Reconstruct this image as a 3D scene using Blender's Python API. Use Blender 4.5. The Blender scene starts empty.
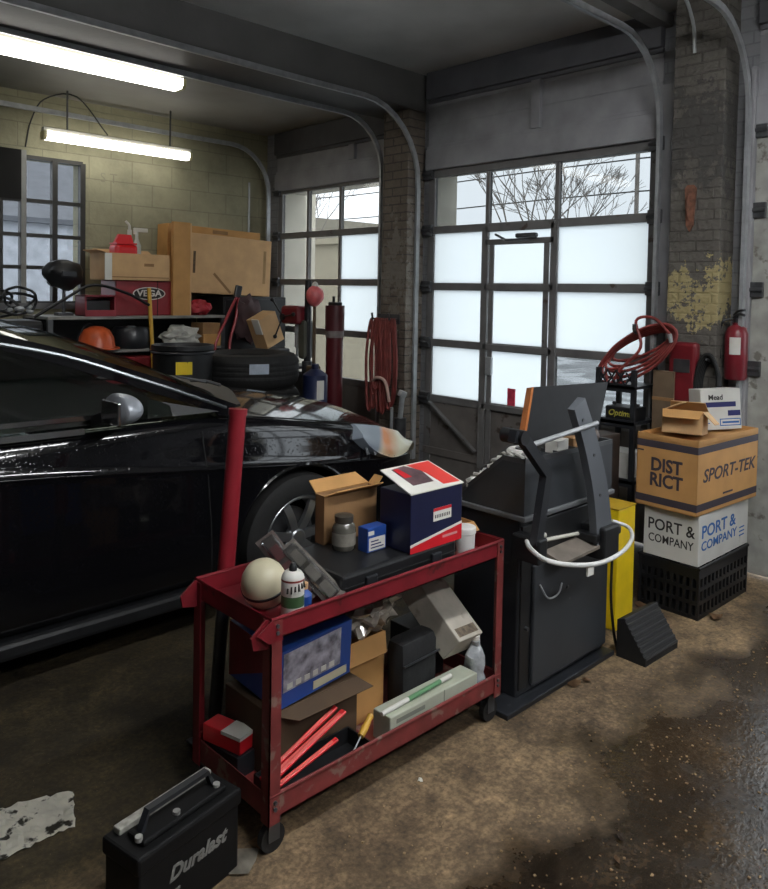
import bpy, bmesh, math, random
from mathutils import Vector, Matrix, Euler
random.seed(7)
C = bpy.context.scene.collection
PI = math.pi

# ------------------------------------------------------------------ camera
F_PX, CY_PX, YAW, PITCH, ROLL, EYE = 761.4, 319.9, math.radians(46.092), math.radians(2.133), math.radians(1.0426), 1.65
fwd = Vector((math.cos(YAW)*math.cos(PITCH), math.sin(YAW)*math.cos(PITCH), -math.sin(PITCH)))
rgt = Vector((math.sin(YAW), -math.cos(YAW), 0))
up = rgt.cross(fwd)
rgt, up = rgt*math.cos(ROLL)+up*math.sin(ROLL), up*math.cos(ROLL)-rgt*math.sin(ROLL)
cam_d = bpy.data.cameras.new('camera'); cam = bpy.data.objects.new('camera', cam_d); C.objects.link(cam)
m = Matrix((rgt, up, -fwd)).transposed().to_4x4(); m.translation = (0, 0, EYE); cam.matrix_world = m
cam_d.sensor_fit = 'HORIZONTAL'; cam_d.sensor_width = 36
cam_d.lens = F_PX/768*36
cam_d.shift_y = -(444.5-CY_PX)/768
cam_d.clip_start = .05
bpy.context.scene.camera = cam

def at(px, py, ax, v):
    """the point of the plane ax = v seen at a pixel"""
    d = rgt*((px-384)/F_PX)+up*(-(py-CY_PX)/F_PX)+fwd
    k = 'XYZ'.index(ax); o = Vector((0, 0, EYE))
    return o+d*((v-o[k])/d[k])

# ------------------------------------------------------------------ materials
def lin(c):
    return c/12.92 if c <= .04045 else ((c+.055)/1.055)**2.4
def hexc(h):
    return tuple(lin(int(h[i:i+2], 16)/255) for i in (0, 2, 4))+(1,)
MATS = {}
def mat(name, col, rough=.6, metal=0, var=.25, scale=6, bump=0, bscale=40, spec=.5, coat=0, alpha=None, trans=0, spots=None):
    """principled with a noise-varied base colour, optional bump and dirt spots"""
    if name in MATS: return MATS[name]
    if isinstance(col, str): col = hexc(col)
    M = bpy.data.materials.new(name); M.use_nodes = True
    nt = M.node_tree; N = nt.nodes; L = nt.links
    b = N['Principled BSDF']
    b.inputs['Roughness'].default_value = rough; b.inputs['Metallic'].default_value = metal
    b.inputs['Specular IOR Level'].default_value = spec
    b.inputs['Coat Weight'].default_value = coat
    b.inputs['Transmission Weight'].default_value = trans
    tc = N.new('ShaderNodeTexCoord')
    n = N.new('ShaderNodeTexNoise'); n.inputs['Scale'].default_value = scale; n.inputs['Detail'].default_value = 5
    L.new(tc.outputs['Object'], n.inputs['Vector'])
    r = N.new('ShaderNodeValToRGB')
    r.color_ramp.elements[0].position = .3; r.color_ramp.elements[1].position = .7
    r.color_ramp.elements[0].color = tuple(c*(1-var) for c in col[:3])+(1,)
    r.color_ramp.elements[1].color = tuple(min(1, c*(1+var*.6)) for c in col[:3])+(1,)
    L.new(n.outputs['Fac'], r.inputs['Fac'])
    out = r.outputs['Color']
    if spots:
        n2 = N.new('ShaderNodeTexNoise'); n2.inputs['Scale'].default_value = spots[1]; n2.inputs['Detail'].default_value = 6
        L.new(tc.outputs['Object'], n2.inputs['Vector'])
        r2 = N.new('ShaderNodeValToRGB'); r2.color_ramp.elements[0].position = spots[2]; r2.color_ramp.elements[1].position = spots[2]+.06
        L.new(n2.outputs['Fac'], r2.inputs['Fac'])
        mx = N.new('ShaderNodeMix'); mx.data_type = 'RGBA'
        L.new(r2.outputs['Color'], mx.inputs['Factor']); L.new(out, mx.inputs['A'])
        mx.inputs['B'].default_value = hexc(spots[0]); out = mx.outputs['Result']
    L.new(out, b.inputs['Base Color'])
    if bump:
        nb = N.new('ShaderNodeTexNoise'); nb.inputs['Scale'].default_value = bscale; nb.inputs['Detail'].default_value = 4
        L.new(tc.outputs['Object'], nb.inputs['Vector'])
        bp = N.new('ShaderNodeBump'); bp.inputs['Strength'].default_value = bump; bp.inputs['Distance'].default_value = .02
        L.new(nb.outputs['Fac'], bp.inputs['Height']); L.new(bp.outputs['Normal'], b.inputs['Normal'])
    MATS[name] = M
    return M

def brick_mat(name, c1, c2, mortar, w, h, bump=.4, rough=.75, peel=None, axes='YZ', paint_blotch=None):
    """painted masonry; peel = (colour, zmin, zmax) bare patch with a ragged outline"""
    M = bpy.data.materials.new(name); M.use_nodes = True
    nt = M.node_tree; N = nt.nodes; L = nt.links; b = N['Principled BSDF']; b.inputs['Roughness'].default_value = rough
    tc = N.new('ShaderNodeTexCoord'); sx = N.new('ShaderNodeSeparateXYZ'); L.new(tc.outputs['Object'], sx.inputs[0])
    cx = N.new('ShaderNodeCombineXYZ'); L.new(sx.outputs[axes[0]], cx.inputs['X']); L.new(sx.outputs[axes[1]], cx.inputs['Y'])
    br = N.new('ShaderNodeTexBrick'); br.inputs['Scale'].default_value = 1; br.inputs['Brick Width'].default_value = w; br.inputs['Row Height'].default_value = h
    br.inputs['Mortar Size'].default_value = .006; br.inputs['Mortar Smooth'].default_value = .4
    br.inputs['Color1'].default_value = hexc(c1); br.inputs['Color2'].default_value = hexc(c2); br.inputs['Mortar'].default_value = hexc(mortar)
    L.new(cx.outputs[0], br.inputs['Vector'])
    n = N.new('ShaderNodeTexNoise'); n.inputs['Scale'].default_value = 2.2; n.inputs['Detail'].default_value = 8; n.inputs['Roughness'].default_value = .65
    L.new(tc.outputs['Object'], n.inputs['Vector'])
    rr = N.new('ShaderNodeValToRGB'); rr.color_ramp.elements[0].position = .3; rr.color_ramp.elements[1].position = .7
    rr.color_ramp.elements[0].color = (.62, .62, .62, 1); rr.color_ramp.elements[1].color = (1.1, 1.1, 1.1, 1)
    L.new(n.outputs['Fac'], rr.inputs['Fac'])
    mx = N.new('ShaderNodeMix'); mx.data_type = 'RGBA'; mx.blend_type = 'MULTIPLY'; mx.inputs['Factor'].default_value = 1
    L.new(br.outputs['Color'], mx.inputs['A']); L.new(rr.outputs['Color'], mx.inputs['B'])
    out = mx.outputs['Result']
    nb = N.new('ShaderNodeTexNoise'); nb.inputs['Scale'].default_value = 26; nb.inputs['Detail'].default_value = 6
    L.new(tc.outputs['Object'], nb.inputs['Vector'])
    for pc in (peel or []):
        col, z0, z1, thr, sc = pc
        n2 = N.new('ShaderNodeTexNoise'); n2.inputs['Scale'].default_value = sc; n2.inputs['Detail'].default_value = 8; n2.inputs['Roughness'].default_value = .7
        L.new(tc.outputs['Object'], n2.inputs['Vector'])
        mr = N.new('ShaderNodeMapRange'); mr.inputs['From Min'].default_value = (z0+z1)/2; mr.inputs['From Max'].default_value = z1
        mr.inputs['To Min'].default_value = .28; mr.inputs['To Max'].default_value = -.1
        ab = N.new('ShaderNodeMath'); ab.operation = 'SUBTRACT'; ab.inputs[1].default_value = (z0+z1)/2; L.new(sx.outputs['Z'], ab.inputs[0])
        a2 = N.new('ShaderNodeMath'); a2.operation = 'ABSOLUTE'; L.new(ab.outputs[0], a2.inputs[0])
        a3 = N.new('ShaderNodeMath'); a3.operation = 'ADD'; a3.inputs[1].default_value = (z0+z1)/2; L.new(a2.outputs[0], a3.inputs[0])
        L.new(a3.outputs[0], mr.inputs['Value'])
        ad = N.new('ShaderNodeMath'); ad.operation = 'ADD'; L.new(n2.outputs['Fac'], ad.inputs[0]); L.new(mr.outputs[0], ad.inputs[1])
        gt = N.new('ShaderNodeMath'); gt.operation = 'GREATER_THAN'; gt.inputs[1].default_value = thr; L.new(ad.outputs[0], gt.inputs[0])
        m2 = N.new('ShaderNodeMix'); m2.data_type = 'RGBA'; L.new(gt.outputs[0], m2.inputs['Factor']); L.new(out, m2.inputs['A'])
        m2.inputs['B'].default_value = hexc(col); out = m2.outputs['Result']
    L.new(out, b.inputs['Base Color'])
    ma = N.new('ShaderNodeMath'); ma.operation = 'MULTIPLY_ADD'; ma.inputs[1].default_value = -1.2
    L.new(br.outputs['Fac'], ma.inputs[0]); L.new(nb.outputs['Fac'], ma.inputs[2])
    bp = N.new('ShaderNodeBump'); bp.inputs['Strength'].default_value = bump; bp.inputs['Distance'].default_value = .02
    L.new(ma.outputs[0], bp.inputs['Height']); L.new(bp.outputs['Normal'], b.inputs['Normal'])
    return M

def glass_mat(name, tint, gloss=.12, rough=.03):
    M = bpy.data.materials.new(name); M.use_nodes = True
    nt = M.node_tree; N = nt.nodes; L = nt.links; N.remove(N['Principled BSDF'])
    t = N.new('ShaderNodeBsdfTransparent'); t.inputs[0].default_value = tint
    g = N.new('ShaderNodeBsdfGlossy'); g.inputs['Roughness'].default_value = rough
    mx = N.new('ShaderNodeMixShader'); mx.inputs[0].default_value = gloss
    L.new(t.outputs[0], mx.inputs[1]); L.new(g.outputs[0], mx.inputs[2]); L.new(mx.outputs[0], N['Material Output'].inputs[0])
    return M
def film_mat(name, col):
    """white translucent film on glass: light passes diffusely"""
    M = bpy.data.materials.new(name); M.use_nodes = True
    nt = M.node_tree; N = nt.nodes; L = nt.links; N.remove(N['Principled BSDF'])
    t = N.new('ShaderNodeBsdfTranslucent'); t.inputs[0].default_value = col
    g = N.new('ShaderNodeBsdfDiffuse'); g.inputs[0].default_value = (.5, .52, .52, 1)
    a = N.new('ShaderNodeMixShader'); a.inputs[0].default_value = .12
    L.new(t.outputs[0], a.inputs[1]); L.new(g.outputs[0], a.inputs[2]); L.new(a.outputs[0], N['Material Output'].inputs[0])
    return M
def emit_mat(name, col, s):
    M = bpy.data.materials.new(name); M.use_nodes = True
    nt = M.node_tree; N = nt.nodes; L = nt.links; N.remove(N['Principled BSDF'])
    e = N.new('ShaderNodeEmission'); e.inputs[0].default_value = col; e.inputs[1].default_value = s
    tc = N.new('ShaderNodeTexCoord'); w = N.new('ShaderNodeTexWave'); w.inputs['Scale'].default_value = 14
    L.new(tc.outputs['Object'], w.inputs['Vector'])
    r = N.new('ShaderNodeValToRGB'); r.color_ramp.elements[0].color = tuple(c*.82 for c in col[:3])+(1,); r.color_ramp.elements[1].color = col
    L.new(w.outputs['Fac'], r.inputs[0]); L.new(r.outputs[0], e.inputs[0])
    L.new(e.outputs[0], N['Material Output'].inputs[0])
    return M

def floor_material():
    M = bpy.data.materials.new('stained_concrete'); M.use_nodes = True
    nt = M.node_tree; N = nt.nodes; L = nt.links; b = N['Principled BSDF']
    tc = N.new('ShaderNodeTexCoord'); sp = N.new('ShaderNodeSeparateXYZ'); L.new(tc.outputs['Object'], sp.inputs[0])
    def noise(s, d=6, r=.6):
        n = N.new('ShaderNodeTexNoise'); n.inputs['Scale'].default_value = s; n.inputs['Detail'].default_value = d; n.inputs['Roughness'].default_value = r
        L.new(tc.outputs['Object'], n.inputs['Vector']); return n
    def ramp(src, p0, c0, p1, c1):
        r = N.new('ShaderNodeValToRGB'); e = r.color_ramp.elements
        e[0].position, e[1].position = p0, p1; e[0].color, e[1].color = c0, c1
        L.new(src, r.inputs[0]); return r
    def mix(f, a, bb, mode='MIX'):
        x = N.new('ShaderNodeMix'); x.data_type = 'RGBA'; x.blend_type = mode
        if isinstance(f, float): x.inputs['Factor'].default_value = f
        else: L.new(f, x.inputs['Factor'])
        L.new(a, x.inputs['A'])
        if isinstance(bb, tuple): x.inputs['B'].default_value = bb
        else: L.new(bb, x.inputs['B'])
        return x.outputs['Result']
    n1, n2, n3, n4 = noise(1.5, 8, .65), noise(7, 6, .7), noise(60, 3), noise(170, 2)
    base = ramp(n1.outputs['Fac'], .32, hexc('6b5a48'), .68, hexc('9f8a70')).outputs[0]
    base = mix(.9, base, ramp(n2.outputs['Fac'], .36, (.42, .41, .38, 1), .62, (1.08, 1.06, 1.0, 1)).outputs[0], 'MULTIPLY')
    base = mix(.7, base, ramp(noise(24, 6, .75).outputs['Fac'], .36, (.55, .54, .52, 1), .62, (1.15, 1.12, 1.05, 1)).outputs[0], 'MULTIPLY')
    base = mix(.8, base, ramp(noise(3.1, 7, .7).outputs['Fac'], .40, (.55, .54, .5, 1), .55, (1.05, 1.04, 1.0, 1)).outputs[0], 'MULTIPLY')
    base = mix(.8, base, ramp(n3.outputs['Fac'], .36, (.55, .53, .5, 1), .64, (1.25, 1.22, 1.18, 1)).outputs[0], 'MULTIPLY')
    # pale chippings trodden into the floor
    chips = ramp(n4.outputs['Fac'], .70, (0, 0, 0, 1), .73, (1, 1, 1, 1)).outputs[0]
    # damp car side of the floor, darkened further with painted-in shade
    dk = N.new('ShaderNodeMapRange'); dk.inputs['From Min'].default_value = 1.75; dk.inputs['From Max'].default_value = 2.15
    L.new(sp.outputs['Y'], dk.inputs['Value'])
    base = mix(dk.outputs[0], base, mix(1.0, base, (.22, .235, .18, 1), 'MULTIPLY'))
    # wet aisle
    wn = noise(1.1, 6, .6); wn2 = noise(4.5, 5, .65)
    a = N.new('ShaderNodeMath'); a.operation = 'MULTIPLY_ADD'; a.inputs[1].default_value = 1.0; L.new(wn.outputs['Fac'], a.inputs[0]); a.inputs[2].default_value = -.5
    s = N.new('ShaderNodeMath'); s.operation = 'ADD'; L.new(sp.outputs['Y'], s.inputs[0]); L.new(a.outputs[0], s.inputs[1])
    a2 = N.new('ShaderNodeMath'); a2.operation = 'MULTIPLY_ADD'; a2.inputs[1].default_value = .35; L.new(wn2.outputs['Fac'], a2.inputs[0]); L.new(s.outputs[0], a2.inputs[2])
    wet = N.new('ShaderNodeMapRange'); wet.inputs['From Min'].default_value = 1.68; wet.inputs['From Max'].default_value = 1.42
    L.new(a2.outputs[0], wet.inputs['Value'])
    base = mix(wet.outputs[0], base, mix(1.0, base, (.19, .185, .19, 1), 'MULTIPLY'))
    cf = N.new('ShaderNodeMath'); cf.operation = 'MULTIPLY'; cf.inputs[1].default_value = .6; L.new(chips, cf.inputs[0])
    base = mix(cf.outputs[0], base, hexc('9c866a'))
    L.new(base, b.inputs['Base Color'])
    rw = ramp(wn2.outputs['Fac'], .38, (.08, .08, .08, 1), .66, (.34, .34, .34, 1))
    rr = mix(wet.outputs[0], ramp(n2.outputs['Fac'], .3, (.7, .7, .7, 1), .7, (.85, .85, .85, 1)).outputs[0], rw.outputs[0])
    L.new(rr, b.inputs['Roughness'])
    hb = N.new('ShaderNodeMath'); hb.operation = 'MULTIPLY_ADD'; hb.inputs[1].default_value = .5; L.new(n3.outputs['Fac'], hb.inputs[0]); L.new(n2.outputs['Fac'], hb.inputs[2])
    hb2 = N.new('ShaderNodeMath'); hb2.operation = 'ADD'; L.new(chips, hb2.inputs[0]); L.new(hb.outputs[0], hb2.inputs[1])
    bp = N.new('ShaderNodeBump'); bp.inputs['Strength'].default_value = .3; bp.inputs['Distance'].default_value = .012
    L.new(hb2.outputs[0], bp.inputs['Height']); L.new(bp.outputs[0], b.inputs['Normal'])
    return M

def wet_paint():
    """black car paint beaded with rain"""
    M = bpy.data.materials.new('wet_black_paint'); M.use_nodes = True
    nt = M.node_tree; N = nt.nodes; L = nt.links; b = N['Principled BSDF']
    b.inputs['Base Color'].default_value = (.004, .004, .005, 1); b.inputs['Roughness'].default_value = .07
    b.inputs['Coat Weight'].default_value = .25; b.inputs['Coat Roughness'].default_value = .05
    b.inputs['Specular IOR Level'].default_value = .5
    tc = N.new('ShaderNodeTexCoord'); v = N.new('ShaderNodeTexVoronoi'); v.inputs['Scale'].default_value = 70
    L.new(tc.outputs['Object'], v.inputs['Vector'])
    n = N.new('ShaderNodeTexNoise'); n.inputs['Scale'].default_value = 5; L.new(tc.outputs['Object'], n.inputs['Vector'])
    r = N.new('ShaderNodeValToRGB'); r.color_ramp.elements[0].position = .12; r.color_ramp.elements[0].color = (1, 1, 1, 1)
    r.color_ramp.elements[1].position = .3; r.color_ramp.elements[1].color = (0, 0, 0, 1); L.new(v.outputs['Distance'], r.inputs[0])
    mu = N.new('ShaderNodeMath'); mu.operation = 'MULTIPLY'; L.new(r.outputs[0], mu.inputs[0]); L.new(n.outputs['Fac'], mu.inputs[1])
    bp = N.new('ShaderNodeBump'); bp.inputs['Strength'].default_value = .2; bp.inputs['Distance'].default_value = .003
    L.new(mu.outputs[0], bp.inputs['Height']); L.new(bp.outputs[0], b.inputs['Normal']); L.new(bp.outputs[0], b.inputs['Coat Normal'])
    return M

def headlight_mat():
    """fogged cover over an amber bulb housing and a ribbed grey reflector"""
    M = bpy.data.materials.new('fogged_headlight'); M.use_nodes = True
    nt = M.node_tree; N = nt.nodes; L = nt.links; b = N['Principled BSDF']; b.inputs['Roughness'].default_value = .22; b.inputs['Coat Weight'].default_value = .3
    tc = N.new('ShaderNodeTexCoord'); sp = N.new('ShaderNodeSeparateXYZ'); L.new(tc.outputs['Object'], sp.inputs[0])
    n = N.new('ShaderNodeTexNoise'); n.inputs['Scale'].default_value = 9; L.new(tc.outputs['Object'], n.inputs['Vector'])
    ab = N.new('ShaderNodeMath'); ab.operation = 'ABSOLUTE'; L.new(sp.outputs['Y'], ab.inputs[0])
    cb = N.new('ShaderNodeCombineXYZ'); L.new(sp.outputs['X'], cb.inputs['X']); L.new(ab.outputs[0], cb.inputs['Y']); L.new(sp.outputs['Z'], cb.inputs['Z'])
    d = N.new('ShaderNodeVectorMath'); d.operation = 'DISTANCE'; L.new(cb.outputs[0], d.inputs[0]); d.inputs[1].default_value = (2.31, .82, .80)
    a = N.new('ShaderNodeMath'); a.operation = 'MULTIPLY_ADD'; a.inputs[1].default_value = .10; L.new(n.outputs['Fac'], a.inputs[0]); L.new(d.outputs['Value'], a.inputs[2])
    r = N.new('ShaderNodeValToRGB'); e = r.color_ramp.elements; e[0].position = .09; e[0].color = hexc('c87a3a'); e[1].position = .21; e[1].color = hexc('d2cdb2'); L.new(a.outputs[0], r.inputs[0])
    s = N.new('ShaderNodeMath'); s.operation = 'MULTIPLY_ADD'; s.inputs[1].default_value = -.8; L.new(sp.outputs['Z'], s.inputs[0]); L.new(sp.outputs['X'], s.inputs[2])
    m = N.new('ShaderNodeMapRange'); m.inputs['From Min'].default_value = 1.66; m.inputs['From Max'].default_value = 1.60; L.new(s.outputs[0], m.inputs['Value'])
    x = N.new('ShaderNodeMix'); x.data_type = 'RGBA'; L.new(m.outputs[0], x.inputs['Factor']); L.new(r.outputs[0], x.inputs['A']); x.inputs['B'].default_value = hexc('7c858f')
    L.new(x.outputs['Result'], b.inputs['Base Color']); return M

# ------------------------------------------------------------------ mesh helpers
def bm_new(): return bmesh.new()
def box(bm, c, s, rot=None, bev=0.0, origin=None):
    g = bmesh.ops.create_cube(bm, size=1)
    vs = g['verts']
    bmesh.ops.scale(bm, vec=s, verts=vs)
    if bev > 0:
        es = list({e for v in vs for e in v.link_edges})
        r = bmesh.ops.bevel(bm, geom=es, offset=min(bev, min(s)*.45), segments=2, profile=.5, affect='EDGES', clamp_overlap=True)
        vs = list({v for f in r['faces'] for v in f.verts} | {v for v in vs if v.is_valid})
    mt = Matrix.Translation(c)
    if rot is not None: mt = mt @ Euler(rot).to_matrix().to_4x4()
    bmesh.ops.transform(bm, matrix=mt, verts=vs)
    return bm
def lohi(bm, lo, hi, bev=0.0):
    return box(bm, [(a+b)/2 for a, b in zip(lo, hi)], [abs(b-a) for a, b in zip(lo, hi)], None, bev)
def frame_of(d):
    d = Vector(d).normalized(); a = Vector((0, 0, 1)) if abs(d.z) < .9 else Vector((1, 0, 0))
    u = d.cross(a).normalized(); return u, d.cross(u).normalized()
def cyl(bm, p0, p1, r0, r1=None, n=20, caps=True):
    r1 = r0 if r1 is None else r1
    p0, p1 = Vector(p0), Vector(p1); u, w = frame_of(p1-p0)
    A = [bm.verts.new(p0+(u*math.cos(2*PI*i/n)+w*math.sin(2*PI*i/n))*r0) for i in range(n)]
    B = [bm.verts.new(p1+(u*math.cos(2*PI*i/n)+w*math.sin(2*PI*i/n))*r1) for i in range(n)]
    for i in range(n): bm.faces.new((A[i], B[i], B[(i+1) % n], A[(i+1) % n]))
    if caps: bm.faces.new(A); bm.faces.new(B[::-1])
    return bm
def smooth_pts(pts, k=6, closed=False):
    P = [Vector(p) for p in pts]; out = []; n = len(P)
    rng = range(n if closed else n-1)
    for i in rng:
        p0 = P[(i-1) % n] if closed or i > 0 else P[0]*2-P[1]
        p1, p2 = P[i], P[(i+1) % n]
        p3 = P[(i+2) % n] if closed or i+2 < n else P[-1]*2-P[-2]
        for j in range(k):
            t = j/k
            out.append(.5*((2*p1)+(-p0+p2)*t+(2*p0-5*p1+4*p2-p3)*t*t+(-p0+3*p1-3*p2+p3)*t**3))
    if not closed: out.append(P[-1])
    return out
def tube(bm, pts, r, n=8, k=6, closed=False, smooth=True, flat=None):
    """round tube, or a flat strip section flat=(half width, half thickness) with its width along flat[2]"""
    P = smooth_pts(pts, k, closed) if smooth else [Vector(p) for p in pts]
    rings = []; prev = None; m_ = len(P)
    for i, p in enumerate(P):
        d = (P[(i+1) % m_]-P[i-1]) if closed else (P[min(i+1, m_-1)]-P[max(i-1, 0)])
        d.normalize()
        if flat:
            u = Vector(flat[2]); u = (u-d*u.dot(d)).normalized(); w = d.cross(u)
            q = [(flat[0], flat[1]), (-flat[0], flat[1]), (-flat[0], -flat[1]), (flat[0], -flat[1])]
            rings.append([bm.verts.new(p+u*a+w*b) for a, b in q]); continue
        if prev is None: u, w = frame_of(d)
        else:
            u = (prev-d*prev.dot(d)).normalized(); w = d.cross(u)
        prev = u; rr = r[min(i*len(r)//m_, len(r)-1)] if isinstance(r, (list, tuple)) else r
        rings.append([bm.verts.new(p+(u*math.cos(2*PI*j/n)+w*math.sin(2*PI*j/n))*rr) for j in range(n)])
    nn = len(rings[0])
    for i in range(len(rings)-(0 if closed else 1)):
        A, B = rings[i], rings[(i+1) % len(rings)]
        for j in range(nn): bm.faces.new((A[j], A[(j+1) % nn], B[(j+1) % nn], B[j]))
    if not closed: bm.faces.new(rings[0][::-1]); bm.faces.new(rings[-1])
    return bm
def lathe(bm, prof, c=(0, 0, 0), n=32, axis='Z', rot=None):
    rings = []
    mt = Matrix.Translation(c)
    if rot is not None: mt = mt @ Euler(rot).to_matrix().to_4x4()
    if axis == 'Y': mt = mt @ Matrix.Rotation(-PI/2, 4, 'X')
    if axis == 'X': mt = mt @ Matrix.Rotation(PI/2, 4, 'Y')
    for r, z in prof:
        if r < 1e-6: rings.append([bm.verts.new(mt @ Vector((0, 0, z)))])
        else: rings.append([bm.verts.new(mt @ Vector((r*math.cos(2*PI*i/n), r*math.sin(2*PI*i/n), z))) for i in range(n)])
    for A, B in zip(rings, rings[1:]):
        if len(A) == 1 and len(B) == 1: continue
        for i in range(n):
            j = (i+1) % n
            if len(A) == 1: bm.faces.new((A[0], B[i], B[j]))
            elif len(B) == 1: bm.faces.new((A[i], B[0], A[j]))
            else: bm.faces.new((A[i], B[i], B[j], A[j]))
    return bm
def prism(bm, poly, vec):
    """solid from a 3-d polygon pushed along vec"""
    v = Vector(vec)
    A = [bm.verts.new(Vector(p)) for p in poly]; B = [bm.verts.new(Vector(p)+v) for p in poly]; n = len(A)
    bm.faces.new(A[::-1]); bm.faces.new(B)
    for i in range(n): bm.faces.new((A[i], A[(i+1) % n], B[(i+1) % n], B[i]))
    return bm
def blob(bm, c, s, amp=.15, freq=3, seg=3, rot=None, seed=0, zmin=None):
    from mathutils import noise
    g = bmesh.ops.create_icosphere(bm, subdivisions=seg, radius=1)
    mt = Euler(rot).to_matrix() if rot else Matrix.Identity(3)
    for v in g['verts']:
        k = 1+amp*noise.noise(v.co*freq+Vector((seed*7.1, seed*3.3, 0)))
        q = v.co*k; v.co = Vector(c)+mt @ Vector((q.x*s[0], q.y*s[1], q.z*s[2]))
        if zmin is not None and v.co.z < zmin: v.co.z = zmin+.02*(v.co.z-zmin)*0
    return bm
def crumple(bm, amt, freq, seed=0):
    from mathutils import noise
    for v in bm.verts:
        v.co += noise.noise_vector(v.co*freq+Vector((seed, 0, 0)))*amt
    return bm

def obj(name, bm, M, parent=None, smooth=False, label=None):
    bmesh.ops.recalc_face_normals(bm, faces=bm.faces)
    me = bpy.data.meshes.new(name); bm.to_mesh(me); bm.free()
    if smooth:
        for p in me.polygons: p.use_smooth = True
        if smooth is True: me.set_sharp_from_angle(angle=math.radians(38))
    me.materials.append(M)
    o = bpy.data.objects.new(name, me); C.objects.link(o)
    if parent: o.parent = parent
    if label: o['label'] = label
    return o
def thing(name, label, cat, loc=(0, 0, 0), rz=0, group=None, rot=None):
    o = bpy.data.objects.new(name, None); C.objects.link(o); o.empty_display_size = .1
    o.location = loc; o.rotation_euler = rot if rot else (0, 0, rz); o['label'] = label; o['category'] = cat
    if group: o['group'] = group
    return o
def tag(o, label, cat, group=None):
    o['label'] = label; o['category'] = cat
    if group: o['group'] = group
    return o
def struct(name, bm, M, parent=None, smooth=False, label=None):
    o = obj(name, bm, M, parent, smooth)
    if parent is None: o['kind'] = 'structure'
    if label: o['label'] = label
    return o
def dup(root, loc, rz=0, label=None, group=None, rot=None):
    r = root.copy(); C.objects.link(r); r.location = loc; r.rotation_euler = rot if rot else (0, 0, rz)
    if label: r['label'] = label
    if group: r['group'] = group
    for ch in list(root.children):
        c = ch.copy(); C.objects.link(c); c.parent = r
        for g in ch.children:
            d = g.copy(); C.objects.link(d); d.parent = c
    return r
def lettering(name, text, size, M, parent, loc, xdir, ydir, depth=.0012, shear=0, bold=0, sx=1):
    """raised letters: xdir along the line, ydir up the letter; loc = centre of the line"""
    cu = bpy.data.curves.new(name, 'FONT'); cu.body = text; cu.size = size; cu.extrude = depth/2; cu.align_x = 'CENTER'; cu.align_y = 'CENTER'
    cu.shear = shear; cu.offset = bold; cu.resolution_u = 3
    t = bpy.data.objects.new('tmp', cu); C.objects.link(t)
    bpy.context.view_layer.update()
    me = bpy.data.meshes.new_from_object(t.evaluated_get(bpy.context.evaluated_depsgraph_get()))
    bpy.data.objects.remove(t); me.name = name
    x = Vector(xdir).normalized(); y = Vector(ydir); y = (y-x*y.dot(x)).normalized(); z = x.cross(y)
    mt = Matrix((x, y, z)).transposed().to_4x4() @ Matrix.Scale(sx, 4, (1, 0, 0))
    mt.translation = Vector(loc)
    me.transform(mt); me.materials.clear(); me.materials.append(M)
    o = bpy.data.objects.new(name, me); C.objects.link(o); o.parent = parent
    return o
def apply_mods(o):
    bpy.context.view_layer.update()
    me = bpy.data.meshes.new_from_object(o.evaluated_get(bpy.context.evaluated_depsgraph_get()))
    o.modifiers.clear(); o.data = me
    return o

# palette
GREY = mat('grey_painted_wood', '98989b', .6, var=.2, scale=5, bump=.08)
GREYD = mat('dark_grey_paint', '6b6b6d', .6, var=.2, scale=5, bump=.08)
DOORG = mat('garage_door_paint', '6f6e6d', .5, var=.18, scale=8, spots=('4a3f36', 9, .66))
STEEL = mat('galvanised_steel', 'a9acae', .4, .35, var=.2, scale=18)
STEELD = mat('dull_steel', '5c5d5f', .4, .7, var=.3, scale=14)
CHROME = mat('bright_metal', 'c8c8ca', .18, 1, var=.08)
BLACK = mat('black_plastic', '17181a', .45, var=.3, scale=20)
BLACKM = mat('black_enamel', '24262a', .35, var=.25, scale=6, spots=('3c3d40', 22, .68))
BLACKR = mat('black_rubber', '141414', .7, var=.3, scale=30, bump=.1)
CHAR = mat('charcoal_enamel', '34373b', .42, var=.18, scale=4, spots=('4a4d50', 30, .7))
RED = mat('red_enamel', '761c25', .38, var=.3, scale=9, spots=('4a1a18', 14, .64))
REDW = mat('worn_red_enamel', '76302f', .5, var=.35, scale=12, spots=('7d6258', 16, .57))
HLMAT = None
REDP = mat('bright_red_plastic', 'c8202a', .35, var=.15)
REDD = mat('dark_red_paint', '6e1820', .45, var=.3, scale=10)
ORANGE = mat('orange_plastic', 'c0552c', .35, var=.2, scale=12)
KRAFT = mat('kraft_cardboard', 'b98a52', .8, var=.14, scale=8)
KRAFTL = mat('pale_cardboard', 'c8a274', .8, var=.12, scale=8)
KRAFTD = mat('brown_cardboard', '8d6a45', .82, var=.2, scale=8)
WHITEB = mat('white_carton', 'c9c8c2', .7, var=.1, scale=6, spots=('a8a49a', 7, .66))
PAPER = mat('paper_white', 'd6d4cc', .75, var=.1)
INKBLK = mat('black_ink', '2a2826', .7, var=.1)
INKBLUE = mat('blue_ink', '2c5f9e', .7, var=.1)
INKNAVY = mat('navy_ink', '23255c', .7, var=.1)
INKDK = mat('purple_black_ink', '39323a', .75, var=.15)
YELLOW = mat('safety_yellow', 'e3c319', .4, var=.12, scale=10)
BLUE = mat('blue_print', '23468f', .4, var=.15)
NAVY = mat('navy_print', '161a3a', .4, var=.2)
WHITEP = mat('white_plastic', 'c8c6bc', .4, var=.12)
CREAM = mat('cream_plastic', 'bfb89c', .4, var=.18)
WOOD = mat('worn_wood', '8a6a48', .6, var=.3, scale=10)
HOSE = mat('red_rubber_hose', '8a3a36', .5, var=.3, scale=20)
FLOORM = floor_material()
PAINT = wet_paint()
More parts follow.
